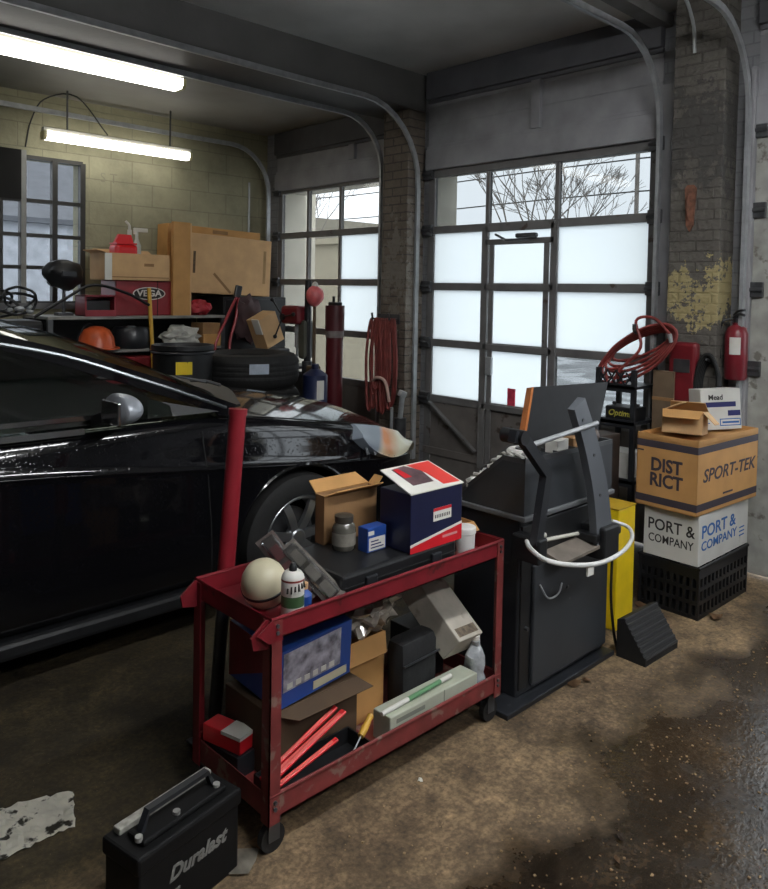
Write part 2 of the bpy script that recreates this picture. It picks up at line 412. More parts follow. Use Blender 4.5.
GLASS_DIMMED = glass_mat('dimmed_glass', (.40, .41, .41, 1), .02)  # grey tint put in to dim the outdoor light through the panes
GLASS_CAR = glass_mat('tinted_car_glass', (.28, .33, .29, 1), .035)
GLASS_SCREEN = glass_mat('windscreen_glass', (.5, .54, .51, 1), .16)
FILM = film_mat('white_window_film', (.60, .625, .63, 1))
GLASS_CLEAR = glass_mat('clear_glass', (.72, .73, .73, 1), .03)
FILMD = film_mat('dirty_window_film', (.36, .36, .35, 1))
CLEARP = glass_mat('clear_plastic', (.72, .73, .74, 1), .3, .12)
BRK_A = brick_mat('painted_brick_grey', '8e8f92', '8a8b8e', '808185', .21, .075, .3)
BRK_B = brick_mat('cream_block', '98957a', '938f74', '85816a', .40, .20, .3, axes='XZ')
BRK_P = brick_mat('peeling_brick', '68645d', '625e58', '5c5852', .20, .062, 1.0, peel=[('a3966c', 1.28, 2.05, .66, 11), ('4c4a47', 2.0, 3.2, .64, 10)])
BRK_L = brick_mat('flaking_brick', '70675c', '776c60', '565049', .20, .07, .9, peel=[('7a756c', .4, 3.2, .72, 8)])
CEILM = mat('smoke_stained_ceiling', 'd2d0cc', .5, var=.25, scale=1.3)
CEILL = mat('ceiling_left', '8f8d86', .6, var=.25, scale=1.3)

# ------------------------------------------------------------------ the room
XA, YB, YR, XW = 4.70, 6.70, -3.2, -3.2
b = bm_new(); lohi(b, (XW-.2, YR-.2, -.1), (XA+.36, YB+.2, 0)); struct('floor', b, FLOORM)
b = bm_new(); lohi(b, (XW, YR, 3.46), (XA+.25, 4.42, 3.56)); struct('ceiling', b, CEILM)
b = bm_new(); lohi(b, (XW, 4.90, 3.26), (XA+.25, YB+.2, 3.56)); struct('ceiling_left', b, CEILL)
b = bm_new(); lohi(b, (XW, 4.42, 3.16), (XA+.25, 4.90, 3.56), .01); struct('beam_ceiling', b, mat('dark_beam', '4c4b49', .6, var=.2, scale=4, bump=.05))  # beam in a darker grey than the painted boards
# front wall with three door openings
D_MAIN, D_LEFT, D_RIGHT, ZD = (2.33, 4.37), (4.80, 6.50), (-.45, 1.74), 2.66
b = bm_new()
lohi(b, (XA, YR, ZD), (XA+.05, YB+.2, 3.46))
for y0, y1 in ((YR, D_RIGHT[0]), (D_RIGHT[1], D_MAIN[0]), (D_MAIN[1], D_LEFT[0]), (D_LEFT[1], YB+.2)): lohi(b, (XA, y0, 0), (XA+.05, y1, ZD))
struct('wall_front', b, BRK_A)
b = bm_new(); lohi(b, (XA+.05, YR, ZD), (XA+.36, YB+.2, 3.46))
for y0, y1 in ((YR, D_RIGHT[0]), (D_RIGHT[1], D_MAIN[0]), (D_MAIN[1], D_LEFT[0]), (D_LEFT[1], YB+.2)): lohi(b, (XA+.05, y0, 0), (XA+.36, y1, ZD))
struct('wall_exterior', b, mat('cream_stucco', 'd2cdbf', .8, var=.08))
b = bm_new(); lohi(b, (XA-.2, 4.42, 0), (XA, 4.72, 3.16), .006); struct('column_1', b, BRK_L)
b = bm_new(); lohi(b, (XA-.2, 1.86, 0), (XA, 2.17, 3.46), .006); struct('column_2', b, BRK_P)
# headers over the doors: lintel board, upper panel with stiffeners, cornice
for i, (y0, y1) in enumerate((D_MAIN, D_LEFT, D_RIGHT)):
    b = bm_new()
    top = 3.25 if i == 1 else 3.46
    yy0, yy1 = y0+(.0 if i == 1 else .0), y1
    lohi(b, (XA-.05, yy0, ZD), (XA, yy1, ZD+.17), .006)
    lohi(b, (XA-.035, yy0, ZD+.17), (XA, yy1, ZD+.20), .004)
    lohi(b, (XA-.014, yy0, ZD+.19), (XA, yy1, top-.2))
    for q in (.36, .52): lohi(b, (XA-.020, yy0, ZD+q), (XA, yy1, ZD+q+.012), .002)
    c = bm_new(); lohi(c, (XA-.06, yy0, top-.22), (XA, yy1, top-.001), .006); lohi(c, (XA-.03, yy0, top-.25), (XA, yy1, top-.22), .004); struct('trim_%d' % (i+6), c, mat('shaded_dirty_trim', '56565a', .6, var=.25, scale=4))  # cornice darkened: soffit shade put into the colour, with some dirt
    for k in ((.47,) if i != 1 else (.3,)):
        yc = yy0+(yy1-yy0)*k; lohi(b, (XA-.05, yc-.04, ZD+.2), (XA, yc+.04, top-.25), .004)
    struct('trim_%d' % (i+1), b, GREY)
# door jamb boards
for i, (y0, y1) in enumerate(((2.17, 2.33), (1.74, 1.80))):
    b = bm_new()
    lohi(b, (XA-.06, y0, 0), (XA, y0+(y1-y0)*.45, 3.0), .004); lohi(b, (XA-.03, y0+(y1-y0)*.5, 0), (XA, y1, 3.0), .004)
    struct('trim_%d' % (i+4), b, GREY)
# left wall with a steel window
WX0, WX1, WZ0, WZ1 = 1.35, 2.74, 1.50, 2.72
b = bm_new()
lohi(b, (XW, YB, 0), (WX0, YB+.2, 3.5)); lohi(b, (WX1, YB, 0), (XA, YB+.2, 3.5))
lohi(b, (WX0, YB, 0), (WX1, YB+.2, WZ0)); lohi(b, (WX0, YB, WZ1), (WX1, YB+.2, 3.5))
struct('wall_left', b, BRK_B)
# unseen sides
b = bm_new(); lohi(b, (XW-.2, YR, 0), (XW, YB+.2, 3.5)); struct('wall_back', b, GREYD)
b = bm_new(); lohi(b, (XW, YR-.2, 0), (XA+.25, YR, 3.5)); struct('wall_right', b, GREYD)

# window
wn = thing('window_1', 'steel window', 'window'); del wn['label']; del wn['category']; wn['kind'] = 'structure'
b = bm_new()
cols = [WX0, 1.70, 2.06, 2.24, 2.50, WX1]; rows = [WZ0, 1.80, 2.07, 2.36, WZ1]
for x in cols: lohi(b, (x-.022, YB-.02, WZ0), (x+.022, YB+.04, WZ1))
for z in rows: lohi(b, (WX0, YB-.015, z-.016), (WX1, YB+.035, z+.016))
obj('window_frame', b, mat('window_steel', '33322f', .5, .2, var=.3), wn)
b = bm_new(); lohi(b, (2.222, YB-.03, WZ0), (2.262, YB+.02, WZ1+.05)); obj('mullion', b, mat('pale_mullion', '8a8a86', .5, var=.2), wn)
b = bm_new(); lohi(b, (WX0-.05, YB-.06, WZ0-.05), (WX1+.03, YB+.1, WZ0)); obj('window_sill', b, GREYD, wn)
b = bm_new(); lohi(b, (WX0, YB-.03, 2.36), (2.222, YB-.02, WZ1+.05)); obj('board', b, mat('black_board', '100f0e', .9), wn)
GLASS_W = glass_mat('hazy_window_glass', (.58, .59, .60, 1), .02)
for i in range(len(cols)-1):
    for j in range(len(rows)-1):
        if j == 3 and i < 3: continue
        b = bm_new(); lohi(b, (cols[i], YB+.008, rows[j]), (cols[i+1], YB+.012, rows[j+1])); obj('pane', b, GLASS_W, wn)
# faint stencil left on the blocks by the window
lt = lettering('wall_lettering', 'S T', .12, mat('faint_grey_paint', '7d7a66', .7), None, (2.98, YB-.0006, 2.62), (1, 0, 0), (0, 0, 1))
lt['kind'] = 'structure'

# sectional garage doors
def garage_door(name, y0, y1, ycols, zrows, pane_mat, walk=None):
    d = thing(name, name, 'door'); del d['label']; del d['category']; d['kind'] = 'structure'
    x0, x1 = XA-.012, XA+.035
    b = bm_new()
    for k, z in enumerate(zrows):                       # section rails
        lohi(b, (x0, y0, z-.03), (x1, y1, z+.03), .003)
    obj('rail', b, DOORG, d)
    b = bm_new()
    for k, y in enumerate(ycols):
        w = .035 if k in (0, len(ycols)-1) else .016
        lohi(b, (x0+.004, y-w, 0.02), (x1-.002, y+w, zrows[-1]+.02), .002)
    obj('stile', b, DOORG, d)
    b = bm_new(); lohi(b, (x0+.008, y0, .02), (x1-.006, y1, zrows[0])); lohi(b, (x0-.004, y0, .30), (x1, y1, .36), .003)
    obj('lower_panel', b, mat('door_lower_panel', '6f6a66', .55, var=.2, scale=7, spots=('453c34', 8, .64)), d)
    for i in range(len(ycols)-1):
        for j in range(len(zrows)-1):
            M = pane_mat(i, j)
            bb = bm_new(); lohi(bb, (XA+.008, ycols[i], zrows[j]), (XA+.012, ycols[i+1], zrows[j+1])); obj('pane', bb, M, d)
    # hinges with rollers at both ends of every rail
    for z in zrows:
        for y in (y0+.02, y1-.02):
            b = bm_new(); lohi(b, (x0-.03, y-.05, z-.045), (x0+.002, y+.05, z+.045), .005); cyl(b, (x0-.03, y-.05, z), (x0-.03, y+.05, z), .014, n=10)
            obj('hinge', b, STEELD, d)
    return d
def track(d, y, zc, r=.45, xend=-2.6, x=XA-.10, z0=.25):
    """vertical track, quarter bend, horizontal run to the back of the bay"""
    pts = [(x, y, z0), (x, y, 1.5), (x, y, zc-r-.05)]
    for i in range(1, 9):
        a = i/8*PI/2; pts.append((x-r+r*math.cos(a), y, zc-r+r*math.sin(a)))
    pts += [(x-r-.6, y, zc), (xend, y, zc+.05)]
    b = bm_new()
    tube(b, pts, 0, smooth=False, flat=(.011, .020, (0, 1, 0)))
    o = obj('track', b, STEEL, d)
    return o
ZR = [.77, 1.235, 1.70, 2.165, 2.63]
def main_pane(i, j):
    if j == 3: return GLASS_DIMMED
    if i == 0 and j == 0: return GLASS_DIMMED
    return FILM
yc_m = [2.37, 3.11, 3.74, 4.33]
dm = garage_door('door_1', D_MAIN[0], D_MAIN[1], yc_m, ZR, main_pane)
track(dm, 4.40, 3.16, .62); track(dm, 2.30, 3.22, .5)
# walk-through door set into the main door: heavier frame, closer, handle, diagonal brace below
b = bm_new()
xw0, xw1 = XA-.03, XA-.012
for y in (3.11, 3.74): lohi(b, (xw0, y-.03, .05), (xw1, y+.03, 2.17), .003)
for y in (3.175, 3.675): lohi(b, (xw0+.004, y-.022, .08), (xw1, y+.022, 2.06), .003)
for z, h in ((2.155, .03), (2.045, .022), (1.70, .022), (1.235, .022), (.77, .022), (.1, .03)): lohi(b, (xw0, 3.11, z-h), (xw1, 3.74, z+h), .003)
obj('walk_door', b, DOORG, dm)
b = bm_new(); tube(b, [(xw0-.01, 3.15, .74), (xw0-.01, 3.70, .30)], 0, smooth=False, flat=(.018, .008, (1, 0, 0)))
tube(b, [(xw0-.01, 4.28, .74), (xw0-.01, 3.78, .40)], 0, smooth=False, flat=(.018, .008, (1, 0, 0))); obj('brace', b, DOORG, dm)
b = bm_new(); lohi(b, (xw0-.05, 3.24, 2.065), (xw0, 3.42, 2.10), .012); tube(b, [(xw0-.04, 3.3, 2.05), (xw0-.16, 3.42, 2.045), (xw0-.02, 3.62, 2.10)], .009, smooth=False); obj('door_closer', b, STEELD, dm)
b = bm_new(); lohi(b, (xw0-.03, 3.63, 1.02), (xw0, 3.69, 1.16), .008); obj('door_handle', b, STEEL, dm)
# a red notice on a pane of the walk-through door
b = bm_new(); lohi(b, (XA-.001, 3.44, .80), (XA+.006, 3.51, .93)); obj('sticker', b, mat('red_sticker', 'd8405a', .6, var=.35, scale=20), dm)

CREAMG = glass_mat('left_door_glass', (.55, .555, .55, 1), .02)
def left_pane(i, j):
    if i == 0 and j in (1, 2): return FILM
    return CREAMG
yc_l = [4.93, 5.50, 5.99, 6.45]
dl = garage_door('door_2', D_LEFT[0], D_LEFT[1], yc_l, [.80, 1.25, 1.73, 2.20, 2.66], left_pane)
track(dl, 4.84, 3.13); track(dl, 6.53, 3.08)
dr = garage_door('door_3', D_RIGHT[0], D_RIGHT[1], [-.4, .30, 1.0, 1.70], ZR, lambda i, j: GLASS_CLEAR)
b = bm_new(); lohi(b, (XA-.02, 1.585, .02), (XA+.03, 1.74, 2.65), .004); struct('stile', b, mat('weathered_stile', 'a3a39c', .6, var=.3, scale=9, spots=('6f6c64', 12, .6)), dr)
track(dr, 1.76, 3.22, .5); track(dr, -.5, 3.22, .5)

# ceiling lamps
LENS = emit_mat('lit_prismatic_lens', (1, .965, .88, 1), 9)
LENS_ADDED = emit_mat('added_lamp_lens', (.96, .98, 1, 1), 60)  # much stronger lens for the added lamps
def fluorescent(name, label, x0, x1, y, z, w, mount, lens=None):
    t = thing(name, label, 'light', ((x0+x1)/2, y, z), 0)
    L_ = (x1-x0)
    b = bm_new(); lohi(b, (-L_/2, -w*.32, .015), (L_/2, w*.32, .055), .004); obj('housing', b, WHITEP, t)
    b = bm_new()
    prof = [(-w/2, .02), (-w/2, -.02), (-w*.35, -.045), (w*.35, -.045), (w/2, -.02), (w/2, .02)]
    prism(b, [(-L_/2+.02, p, q) for p, q in prof], (L_-.04, 0, 0)); obj('lens', b, lens or LENS, t)
    for s in (-1, 1):
        b = bm_new(); xs = s*(L_/2-.01)
        prism(b, [(xs-.012, p*1.03, q*1.03) for p, q in prof], (.024, 0, 0)); obj('end_cap', b, mat('yellowed_cap', 'd8cf9c', .5), t)
    for s in (-.35, .35):
        b = bm_new(); cyl(b, (s*L_, 0, .05), (s*L_, 0, mount-z), .008, n=8); obj('hanger', b, STEELD, t)
    return t
fluorescent('fluorescent_light', 'long lit strip light with ribbed lens, nearest the camera under the ceiling beam', .33, 2.74, 4.98, 3.10, .15, 3.26)
for k, (x0, y) in enumerate(((.8, .45), (.4, -1.6))):  # two unseen lamps added to brighten the near bay
    fluorescent('fluorescent_light', 'added unseen strip light over the near bay', x0, x0+2.4, y, 3.30, .15, 3.46, LENS_ADDED)['group'] = 'added strip lights over the near bay'
fluorescent('fluorescent_light', 'shorter lit tube light hanging in front of the cream block wall', 2.30, 3.63, 6.42, 2.88, .09, 3.26)

# conduits and ceiling strut at the right-hand corner
b = bm_new(); p0 = at(603, -12, 'Z', 3.40); p1 = at(682, 33, 'Z', 3.40)
tube(b, [p0, p1], 0, smooth=False, flat=(.055, .035, (0, 1, 0)))
o = obj('steel_strut', b, mat('grey_strut', '7d7c79', .45, .3, var=.25), None); tag(o, 'grey steel strut running under the ceiling to the peeling brick column', 'beam')
b = bm_new(); tube(b, [(3.6, 2.02, 3.45), (4.2, 2.03, 3.42), (4.43, 2.035, 3.28), (4.485, 2.04, 3.10)], .011, k=5)
o = obj('conduit', b, STEEL, None, True); tag(o, 'thin metal conduit bending from the ceiling onto the peeling brick column', 'conduit')
b = bm_new(); cyl(b, (4.47, YB-.011, 1.6), (4.47, YB-.011, 2.75), .012, n=10)
o = obj('conduit', b, STEEL, None, True); tag(o, 'straight pale conduit on the cream block wall above the big cardboard cartons', 'conduit')
b = bm_new(); tube(b, [(2.26, 6.69, 2.80), (2.30, 6.68, 3.02), (2.38, 6.6, 3.2), (2.6, 6.48, 3.24), (2.85, 6.43, 2.95)], .006, k=5)
o = obj('power_cable', b, BLACK, None, True); tag(o, 'thin dark cable running over the cream wall to the shorter tube light', 'cable')

# rust-brown bracket on the peeling column
t = thing('wall_bracket', 'rusty orange-brown bracket on the face of the peeling brick column', 'bracket', (XA-.2, 2.04, 2.17))
b = bm_new()
prism(b, [(-.012, -.035, .13), (-.012, -.02, .15), (-.012, .02, .15), (-.012, .035, .13), (-.012, .022, -.09), (-.012, 0, -.13), (-.012, -.022, -.09)], (.012, 0, 0))
obj('back_plate', b, mat('rust', '7a5240', .8, var=.5, scale=25), t)
b = bm_new(); tube(b, [(-.012, 0, .10), (-.04, 0, .06), (-.035, 0, -.02), (-.012, 0, -.06)], .010, k=4); obj('hook', b, mat('rust', '', .7), t, True)

# ------------------------------------------------------------------ outside
SNOW = mat('snowy_pavement', '9a9ea3', .8, var=.35, scale=.7, spots=('c9ced4', 1.1, .52))
b = bm_new(); lohi(b, (XA+.36, -25, -.2), (60, 60, -.02)); lohi(b, (-30, YB+.2, -.2), (XA+.36, 60, -.02)); lohi(b, (-30, -40, -.2), (XA+.36, YR-.2, -.02)); struct('ground', b, SNOW)
STUC = mat('cream_stucco', 'd2cdbf', .8, var=.08)
b = bm_new(); lohi(b, (9, 9.7, 0), (12, 14, 2.5)); lohi(b, (8.9, 9.6, 2.5), (12.1, 14.1, 2.6)); struct('building_exterior', b, mat('beige_siding', 'a39b88', .8, var=.1))
b = bm_new(); lohi(b, (5.4, 7.0, 0), (5.6, 7.75, 3.2)); struct('pier_exterior', b, STUC)
b = bm_new(); lohi(b, (13, 21, 0), (22, 28, 4.2)); struct('house_exterior', b, mat('siding', '8a8578', .8, var=.2)); 
b = bm_new(); lohi(b, (0, 16, 0), (9, 22, 2.9)); struct('house_exterior', b, mat('pale_siding', 'a6aab0', .8, var=.2))
b = bm_new(); lohi(b, (-.2, 15.8, 2.9), (9.2, 22.2, 3.0))
prism(b, [(-.2, 15.8, 3.0), (-.2, 22.2, 3.0), (-.2, 19, 4.6)], (9.4, 0, 0)); struct('roof_exterior', b, mat('shingles', '5a5d62', .8, var=.2))
BARK = mat('bark', '8d8680', .9, var=.3)  # greyed lighter than bark, with distance haze put into the colour
def bare_tree(label, loc, h, seed, group):
    rnd = random.Random(seed); b = bm_new()
    def br(p, d, L_, r, depth):
        q = p+d*L_*.5+Vector((rnd.uniform(-1, 1), rnd.uniform(-1, 1), 0))*L_*.04; e = p+d*L_
        tube(b, [p, q, e], [max(r, .007), max(r*.85, .007), max(r*.65, .006)], n=3 if depth < 4 else 6, k=1 if depth < 3 else 2)
        if depth == 0: return
        for _ in range(3 if depth > 1 else 3):
            a = rnd.uniform(0, 2*PI); u, w = frame_of(d); s = rnd.uniform(.35, .75)
            nd = (d+(u*math.cos(a)+w*math.sin(a))*s+Vector((0, 0, .18))).normalized()
            br(e, nd, L_*rnd.uniform(.62, .82), r*.60, depth-1)
    br(Vector(loc), Vector((0, 0, 1)), h*.24, h*.009, 5)
    o = obj('bare_tree', b, BARK); tag(o, label, 'tree', group); return o
bare_tree('bare winter tree seen through the top middle pane of the big door', (15.5, 11.1, -.02), 7.6, 3, 'bare trees outside')
bare_tree('bare winter tree seen through the top right pane, beside the utility pole', (18, 11.0, -.02), 7, 5, 'bare trees outside')
bare_tree('bare winter tree seen through the far bay door top panes', (14.5, 18.2, -.02), 7.0, 9, 'bare trees outside')
t = thing('utility_pole', 'utility pole with crossarm and wires seen through the top right pane', 'pole', (24, 12.75, -.02))
b = bm_new(); cyl(b, (0, 0, 0), (0, 0, 7.9), .08, .07, 10); obj('pole', b, BARK, t)
b = bm_new(); lohi(b, (-.04, -.9, 7.45), (.04, .9, 7.55)); obj('crossarm', b, BARK, t)
b = bm_new()
for k, z in enumerate((7.7, 7.7, 6.3, 5.2)):
    tube(b, [(0, 30, z+.5), (0, 15, z-.1), (0, (-.8, .8, 0, 0)[k], z), (0, -15, z-.4), (0, -30, z)], .025, n=4, k=4)
obj('wire', b, BLACK, t)
exec_car = True
# ------------------------------------------------------------------ the car
CX, CYY = .8, 4.02
car = thing('car', 'black rain-wet car parked nose-in towards the garage doors', 'car', (CX, CYY, 0))
def cobj(name, b, M, parent=None, smooth=False, label=None):
    bmesh.ops.translate(b, vec=(-CX, 0, 0), verts=b.verts)
    return obj(name, b, M, parent or car, smooth, label)
def lerp_tab(tab, x):
    for (x0, *a), (x1, *c) in zip(tab, tab[1:]):
        if x <= x1:
            t = max(0, (x-x0)/(x1-x0)); return [p+(q-p)*t for p, q in zip(a, c)]
    return list(tab[-1][1:])
# x: half width, shoulder z, centre z, bottom z
BODY = [(-1.65, .60, .80, .82, .42), (-1.58, .78, .90, .93, .34), (-1.35, .86, 1.00, 1.04, .26), (-.9, .895, 1.05, 1.06, .22), (0, .90, 1.045, 1.06, .21), (1.0, .90, 1.035, 1.06, .21),
        (1.75, .90, 1.035, 1.07, .21), (2.05, .90, 1.025, 1.09, .21), (2.4, .895, .975, 1.065, .21), (2.75, .885, .915, 1.02, .20), (3.05, .86, .865, .97, .19), (3.28, .80, .80, .90, .19), (3.46, .70, .70, .80, .20), (3.58, .56, .58, .66, .24), (3.64, .42, .50, .55, .30)]
xs = [-1.65, -1.6, -1.5, -1.35, -1.1, -.8, -.4, 0, .4, .8, 1.2, 1.5, 1.75, 1.95, 2.15, 2.35, 2.55, 2.75, 2.92, 3.08, 3.2, 3.32, 3.42, 3.5, 3.57, 3.61, 3.64]
def section(x):
    w, sh, ce, bo = lerp_tab(BODY, x)
    zc = min(bo+(sh-bo)*.86, .905-.105*max(0, x-.9) if x > .9 else .905)   # crease along the doors
    return [(0, bo), (-.55*w, bo), (-.88*w, bo+.005), (-.96*w, bo+.05), (-.985*w, bo+.16*(sh-bo)), (-.997*w, bo+.42*(sh-bo)), (-.988*w, zc-.03), (-1.0*w, zc-.004), (-.998*w, zc), (-.978*w, zc+.007), (-.955*w, max(sh-.055, zc+.03)), (-.93*w, sh-.012), (-.88*w, sh), (-.70*w, sh+(ce-sh)*.38), (-.40*w, sh+(ce-sh)*.8), (0, ce)]
b = bm_new(); rings = []
for x in xs:
    s = section(x); full = s+[(-y, z) for y, z in s[-2:0:-1]]
    rings.append([b.verts.new((x, y, z)) for y, z in full])
for A, B in zip(rings, rings[1:]):
    for i in range(len(A)): b.faces.new((A[i], A[(i+1) % len(A)], B[(i+1) % len(A)], B[i]))
b.faces.new(rings[0]); b.faces.new(rings[-1][::-1])
body = cobj('body', b, PAINT, smooth=True)
WHX, WHR = 2.44, .345
sub = body.modifiers.new('s', 'SUBSURF'); sub.levels = 2; sub.render_levels = 2
cutters = []
for wx in (WHX, -.52):
    b = bm_new(); cyl(b, (wx, -1.1, WHR-.005), (wx, -.66, WHR-.005), WHR+.055, n=48); cyl(b, (wx, 1.1, WHR-.005), (wx, .66, WHR-.005), WHR+.055, n=48)
    k = cobj('cutter', b, PAINT); cutters.append(k)
    bo = body.modifiers.new('b', 'BOOLEAN'); bo.object = k; bo.operation = 'DIFFERENCE'; bo.solver = 'EXACT'
apply_mods(body)
for k in cutters: bpy.data.objects.remove(k)
for p in body.data.polygons: p.use_smooth = True
body.data.set_sharp_from_angle(angle=math.radians(40)); body.data.materials.clear(); body.data.materials.append(PAINT)
# fender lips
for wx in (WHX, -.52):
    for s in (-1, 1):
        b = bm_new(); w = lerp_tab(BODY, wx)[0]
        tube(b, [(wx+(WHR+.052)*math.cos(a), s*(w-.005-.012*abs(math.cos(a))), WHR-.005+(WHR+.052)*math.sin(a)) for a in [PI*(i/16)*1.12-.06*PI for i in range(17)]], .012, n=6, k=2)
        cobj('fender_lip', b, PAINT, smooth=True)
# sills
for s in (-1, 1):
    b = bm_new(); lohi(b, (-.1, s*.80, .16), (2.02, s*.885, .235), .02); cobj('sill', b, BLACK)
# roof, pillars and glass (near side is -y)
ROOF = [(-1.30, .60, 1.30, 1.33), (-1.0, .62, 1.415, 1.455), (-.4, .635, 1.455, 1.515), (.2, .635, 1.46, 1.53), (.6, .625, 1.45, 1.525), (.98, .605, 1.415, 1.50)]
b = bm_new(); R_ = []
for x, w, ze, zc in ROOF:
    R_.append([b.verts.new((x+(.17*(1-f*f) if x > .9 else 0), w*f, ze+(zc-ze)*(1-f*f)-t)) for t in (0, .035) for f in ((-1, -.8, -.4, 0, .4, .8, 1) if t == 0 else (1, .8, .4, 0, -.4, -.8, -1))])
for A, B in zip(R_, R_[1:]):
    for i in range(14): b.faces.new((A[i], A[(i+1) % 14], B[(i+1) % 14], B[i]))
b.faces.new(R_[0]); b.faces.new(R_[-1][::-1])
cobj('roof', b, PAINT, smooth=True)
def side_y(z): return -.845+(z-1.05)*.57               # lean of the side glass
for s in (-1, 1):
    n_ = -s
    def S(x, z, off=0): return (x, s*-(side_y(z))*1.0+s*off if s > 0 else side_y(z)-off, z)
    # A pillar, one long raked blade
    b = bm_new()
    tube(b, [S(2.04, 1.055), S(1.75, 1.17), S(1.34, 1.32), S(.98, 1.425)], 0, k=4, flat=(.035, .022, (0, 0, 1))); cobj('pillar', b, PAINT)
    b = bm_new(); tube(b, [S(.42, 1.05), S(.36, 1.25), S(.28, 1.455)], 0, k=3, flat=(.055, .015, (1, 0, 0))); cobj('pillar', b, BLACK)
    b = bm_new(); tube(b, [S(-1.55, 1.04), S(-1.35, 1.22), S(-1.12, 1.38)], 0, k=3, flat=(.10, .02, (1, 0, 0))); cobj('pillar', b, PAINT)
    # roof-side rail with its bright drip moulding
    b = bm_new(); tube(b, [S(2.0, 1.075, .02), S(1.6, 1.23, .02), S(1.18, 1.372, .02), (.6, s*.635, 1.455), (-.4, s*.645, 1.465), (-1.1, s*.63, 1.40)], .011, k=5); cobj('drip_rail', b, mat('wet_trim', '55595c', .2, .6), smooth=True)
    # side glass
    for poly in ([(1.82, 1.06), (1.32, 1.29), (.96, 1.41), (.36, 1.44), (.44, 1.06)], [(.36, 1.06), (.24, 1.44), (-.6, 1.43), (-.75, 1.06)]):
        b = bm_new(); prism(b, [S(x, z, .003) for x, z in poly], (0, s*.004, 0)); cobj('side_window', b, GLASS_CAR)
    # belt moulding
    b = bm_new(); tube(b, [(1.30, s*.868, 1.041), (1.0, s*.868, 1.042), (0, s*.868, 1.05), (-1.0, s*.86, 1.055)], 0, k=3, flat=(.012, .008, (0, 0, 1))); cobj('belt_moulding', b, mat('belt_chrome', '9a9c9e', .2, .8))
    # bright strip put in for the reflection along the side glass
    b = bm_new(); tube(b, [(1.36, s*.835, 1.09), (.5, s*.84, 1.095)], 0, smooth=False, flat=(.010, .004, (0, 0, 1))); cobj('glass_reflection', b, CHROME)
# windscreen: curved sheet
def screen(b, x0, z0, w0, x1, z1, w1, bulge, th=.006):
    nx, ny = 8, 8; top = []; bot = []
    for t in (0, -th):
        for i in range(nx+1):
            u = i/nx; row = []
            for j in range(ny+1):
                v = j/ny*2-1; w = w0+(w1-w0)*u
                x = x0+(x1-x0)*u+bulge*(1-v*v)*(1-.28*u); z = z0+(z1-z0)*u+.035*math.sin(PI*u)+.085*(1-v*v)*u+t
                row.append(b.verts.new((x, v*w, z)))
            (top if t == 0 else bot).append(row)
    for G, fl in ((top, 0), (bot, 1)):
        for i in range(nx):
            for j in range(ny):
                q = (G[i][j], G[i][j+1], G[i+1][j+1], G[i+1][j]); b.faces.new(q if not fl else q[::-1])
    edge = lambda G: [G[0][j] for j in range(ny+1)]+[G[i][ny] for i in range(1, nx+1)]+[G[nx][j] for j in range(ny-1, -1, -1)]+[G[i][0] for i in range(nx-1, 0, -1)]
    E1, E2 = edge(top), edge(bot)
    for i in range(len(E1)): b.faces.new((E1[i], E1[(i+1) % len(E1)], E2[(i+1) % len(E1)], E2[i]))
b = bm_new(); screen(b, 2.02, 1.075, .80, .985, 1.418, .60, .24); cobj('windscreen', b, GLASS_SCREEN, smooth=True)
b = bm_new(); screen(b, -1.62, 1.03, .72, -1.28, 1.31, .58, -.06); cobj('rear_screen', b, GLASS_CAR, smooth=True)
# cowl and wipers
b = bm_new(); tube(b, [(2.07, -.78, 1.062), (2.24, -.4, 1.088), (2.29, 0, 1.095), (2.24, .4, 1.088), (2.07, .78, 1.062)], 0, k=4, flat=(.05, .006, (1, 0, .2))); cobj('cowl', b, BLACK)
for y0, y1 in ((-.62, -.02), (.05, .62)):
    b = bm_new(); tube(b, [(2.24, y0+.52, 1.115), (2.19, y0+.3, 1.14), (2.12, y0+.02, 1.15)], .009, n=6, k=4); tube(b, [(2.20, y0+.62, 1.135), (2.06, y0+.05, 1.165)], .006, n=5, smooth=False); cobj('wiper', b, BLACK, smooth=True)
# hood seam: thin dark gap line, and body seams on the near side
SEAM = mat('panel_gap', '050505', .8)
for s in (-1, 1):
    b = bm_new(); tube(b, [(x, s*lerp_tab(BODY, x)[0]*.905, lerp_tab(BODY, x)[1]+.0005) for x in (2.0, 2.2, 2.5, 2.8, 3.0)], .004, n=5, k=3); cobj('hood_seam', b, SEAM)
# mirrors
for s in (-1, 1):
    b = bm_new(); g = bmesh.ops.create_uvsphere(b, u_segments=24, v_segments=16, radius=1)
    for v in b.verts:
        c = v.co; fx = c.x if c.x > 0 else c.x*.25
        v.co = Vector((1.38+fx*.10, s*1.01+c.y*.115, 1.14+c.z*.070*(1 if c.z > 0 else .9)))
    mr = cobj('mirror', b, mat('mirror_shell_reflection', 'a4a9b0', .35, .3, var=.15, coat=.4), smooth=True)  # pale grey on a black car: window reflections put into the colour
    b = bm_new(); lohi(b, (1.345, s*.93, 1.085), (1.362, s*1.09, 1.18), .006); cobj('mirror_glass', b, CHROME, mr)
    b = bm_new(); prism(b, [(1.46, s*.84, 1.05), (1.34, s*.84, 1.05), (1.345, s*.93, 1.08), (1.42, s*.93, 1.08)], (0, 0, .045)); cobj('mirror_arm', b, BLACK, mr)
    b = bm_new(); prism(b, [(1.96, s*.845, 1.06), (1.60, s*.835, 1.06), (1.62, s*.79, 1.14)], (0, s*.008, 0)); cobj('sail_panel', b, BLACK)
